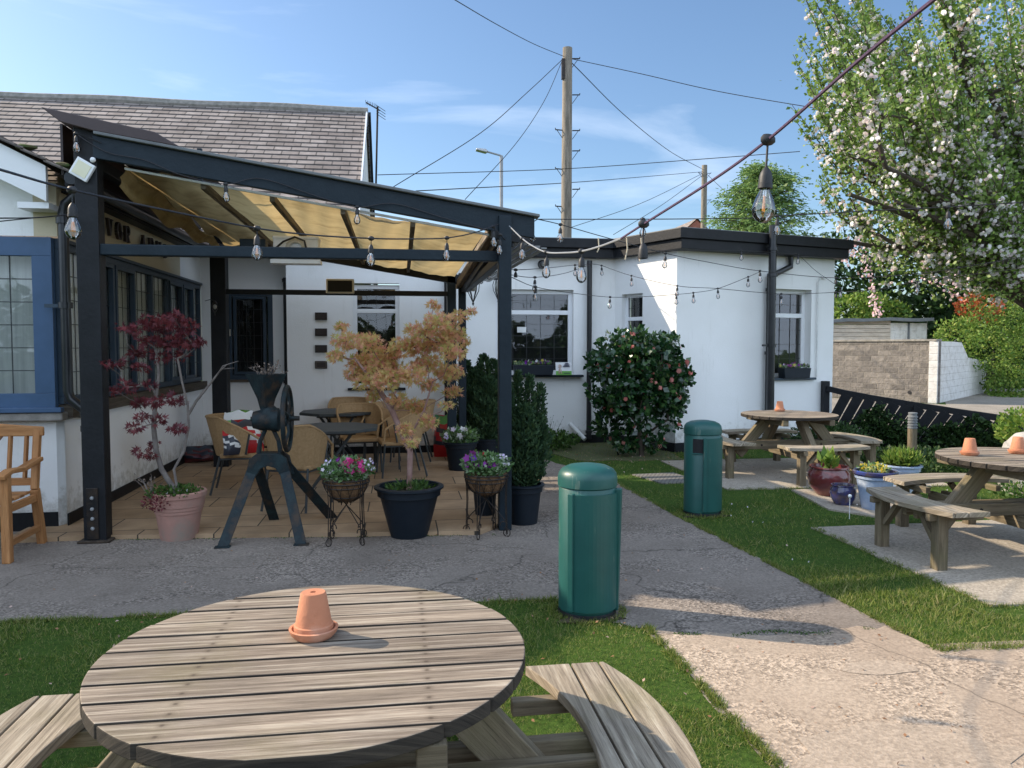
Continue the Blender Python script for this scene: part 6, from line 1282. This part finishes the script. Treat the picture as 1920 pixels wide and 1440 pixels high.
# ================================================================ GRASS, LITTER
def inside(P,poly):
    x,y=P[:,0],P[:,1]; c=np.zeros(len(P),bool); n=len(poly)
    for i in range(n):
        x0,y0=poly[i][:2];x1,y1=poly[i-1][:2]; 
        if y0==y1: continue
        c^=((y0>y)!=(y1>y))&(x<(x1-x0)*(y-y0)/(y1-y0)+x0)
    return c
def lawn_pts(x0,y0,x1,y1,n):
    P=np.stack([NR.uniform(x0,x1,n),NR.uniform(y0,y1,n)],1); d=np.hypot(P[:,0],P[:,1]); k=NR.random(n)<np.minimum(1,(3.2/d)**1.7)
    ang=np.degrees(np.arctan2(P[:,0],P[:,1]))-8.3; k&=np.abs(ang)<37
    P=P[k]; bad=inside(P,yard)|inside(P,pat)
    for q in([(3.62,8.10),(6.3,7.95),(6.35,10.25),(3.60,10.28)],[(3.60,4.20),(6.6,4.12),(6.6,6.3),(3.58,6.27)],[(-1.35,1.0),(.82,1.0),(.8,3.0),(-1.2,2.9)],[(3.02,8.55),(3.50,8.62),(3.42,9.28),(2.86,9.22)],[(4.15,6.95),(4.42,6.55),(5.3,6.9),(5.2,8.0),(4.3,7.95)],road): bad|=inside(P,q)
    bad|=(np.hypot(P[:,0]-1.11,P[:,1]-4.47)<.18)|(np.hypot(P[:,0]-2.86,P[:,1]-6.98)<.17); return P[~bad]
P=np.concatenate([lawn_pts(-3.6,1.2,3.9,5.2,430000),lawn_pts(2.2,3.4,9,13,430000)]); d=np.hypot(P[:,0],P[:,1]); N=len(P)
patch=.75+.35*np.sin(P[:,0]*2.3+1.1*np.sin(P[:,1]*3.1))*np.cos(P[:,1]*2.7+.8*np.sin(P[:,0]*4.3)); ln=NR.uniform(.016,.036,N)*patch*(1+.05*d)
sel=NR.random(N)<.02; ln[sel]*=1.9; bare=(np.sin(P[:,0]*5.1+2*np.sin(P[:,1]*3.3))*np.sin(P[:,1]*6.3+P[:,0]*2.1)>.62); ln[bare]*=.55
P3=np.concatenate([P,np.zeros((N,1))],1); D=np.stack([NR.normal(0,.5,N),NR.normal(0,.5,N),np.ones(N)],1)
w=np.clip(.09+.018*d.mean(),0,.3)
scatter('grass','lf_grass',P3,D,ln,'blade',None,jit=.25,wid=.14,kind='stuff',label='short green lawn grass',)
bpy.data.objects['grass'].pop('category',None)
P=[];
for _ in range(420): P.append((rnd.uniform(1.5,5),rnd.uniform(1.8,3.9),.008)) if rnd.random()<.25 else P.append((rnd.uniform(-3,1.3),rnd.uniform(2.6,4.8),.03))
for _ in range(260): x,y=rnd.uniform(2.4,4.6),rnd.gauss(10.3,.45); P.append((x,y,.03))
for _ in range(50): P.append((rnd.uniform(-2.5,2.6),rnd.uniform(4.9,6.2),.006))
for _ in range(40): P.append((rnd.uniform(1.3,3.0),rnd.uniform(1.8,4.2),.006))
for _ in range(60): P.append((rnd.uniform(-3,9),rnd.uniform(2.5,8),.03))
scatter('fallen_leaves','litter',P,[(rnd.gauss(0,1),rnd.gauss(0,1),.1) for _ in P],.022,'leaf',None,up=[(0,0,1)]*len(P),kind='stuff',label='scattered fallen leaves and petals on the ground')
dz=[]
for _ in range(34): dz.append((rnd.uniform(2.8,6),rnd.uniform(4.3,7.6),.045))
dzp=np.array(dz); dzp=dzp[~inside(dzp,[(3.5,4.1),(6.7,4.1),(6.7,6.4),(3.5,6.4)])]
scatter('daisies','fl_white',dzp,[(.1,0,1)]*len(dzp),.009,'flower',None,up=[(0,-.5,1)]*len(dzp),kind='stuff',label='tiny white daisies dotted in the lawn')
# longer tufts overhanging the edges of the paving
E2=[]
for A_,B_,n_ in(((-3.5,4.80),(1.0,4.70),5200),((1.38,4.15),(1.44,1.6),6500),((2.80,3.60),(2.58,6.96),4200),((2.58,6.96),(2.45,10),1800),((2.80,3.60),(6.5,3.50),4200),((3.6,4.2),(3.6,6.27),1600),((3.6,4.2),(6.6,4.12),1500),((3.62,8.1),(6.3,7.95),1600),((-1.2,2.95),(.8,3.02),1200)):
    u=NR.random(n_); q=np.array(A_)[None]+(np.array(B_)-np.array(A_))[None]*u[:,None]; keep=(np.sin(u*37+A_[0])+np.sin(u*91))*.5+NR.random(n_)>.25; E2.append((q+NR.normal(0,.013,q.shape))[keep])
for cx_,cy_,r_ in((1.11,4.47,.19),(2.86,6.98,.19)):
    a=NR.uniform(0,2*PI,900); E2.append(np.stack([cx_+np.cos(a)*(r_+NR.random(900)*.05),cy_+np.sin(a)*(r_+NR.random(900)*.05)],1))
E2=np.concatenate(E2); n_=len(E2); scatter('grass_tufts','lf_grass',np.concatenate([E2,np.zeros((n_,1))],1),np.stack([NR.normal(0,.7,n_),NR.normal(0,.7,n_),np.ones(n_)],1),NR.uniform(.018,.042,n_),'blade',None,jit=.3,wid=.14,kind='stuff',label='longer grass tufts along the paving edges')
# weeds along the joints
P=[]
for _ in range(1500):
    u=rnd.random(); 
    if rnd.random()<.5: x=-2.4+3.2*u; y=6.72-.3*u+rnd.gauss(0,.02); 
    else: x=1.4+1.25*u; y=4.02-.10*u+.03*math.sin(u*15)+rnd.gauss(0,.015)
    if math.sin(x*7)+math.sin(x*17)>-.6: P.append((x,y,.0))
scatter('weeds','lf_dim',P,[(rnd.gauss(0,.6),rnd.gauss(0,.6),1) for _ in P],.011,'leaf',None,kind='stuff',label='small weeds growing in the paving joints')
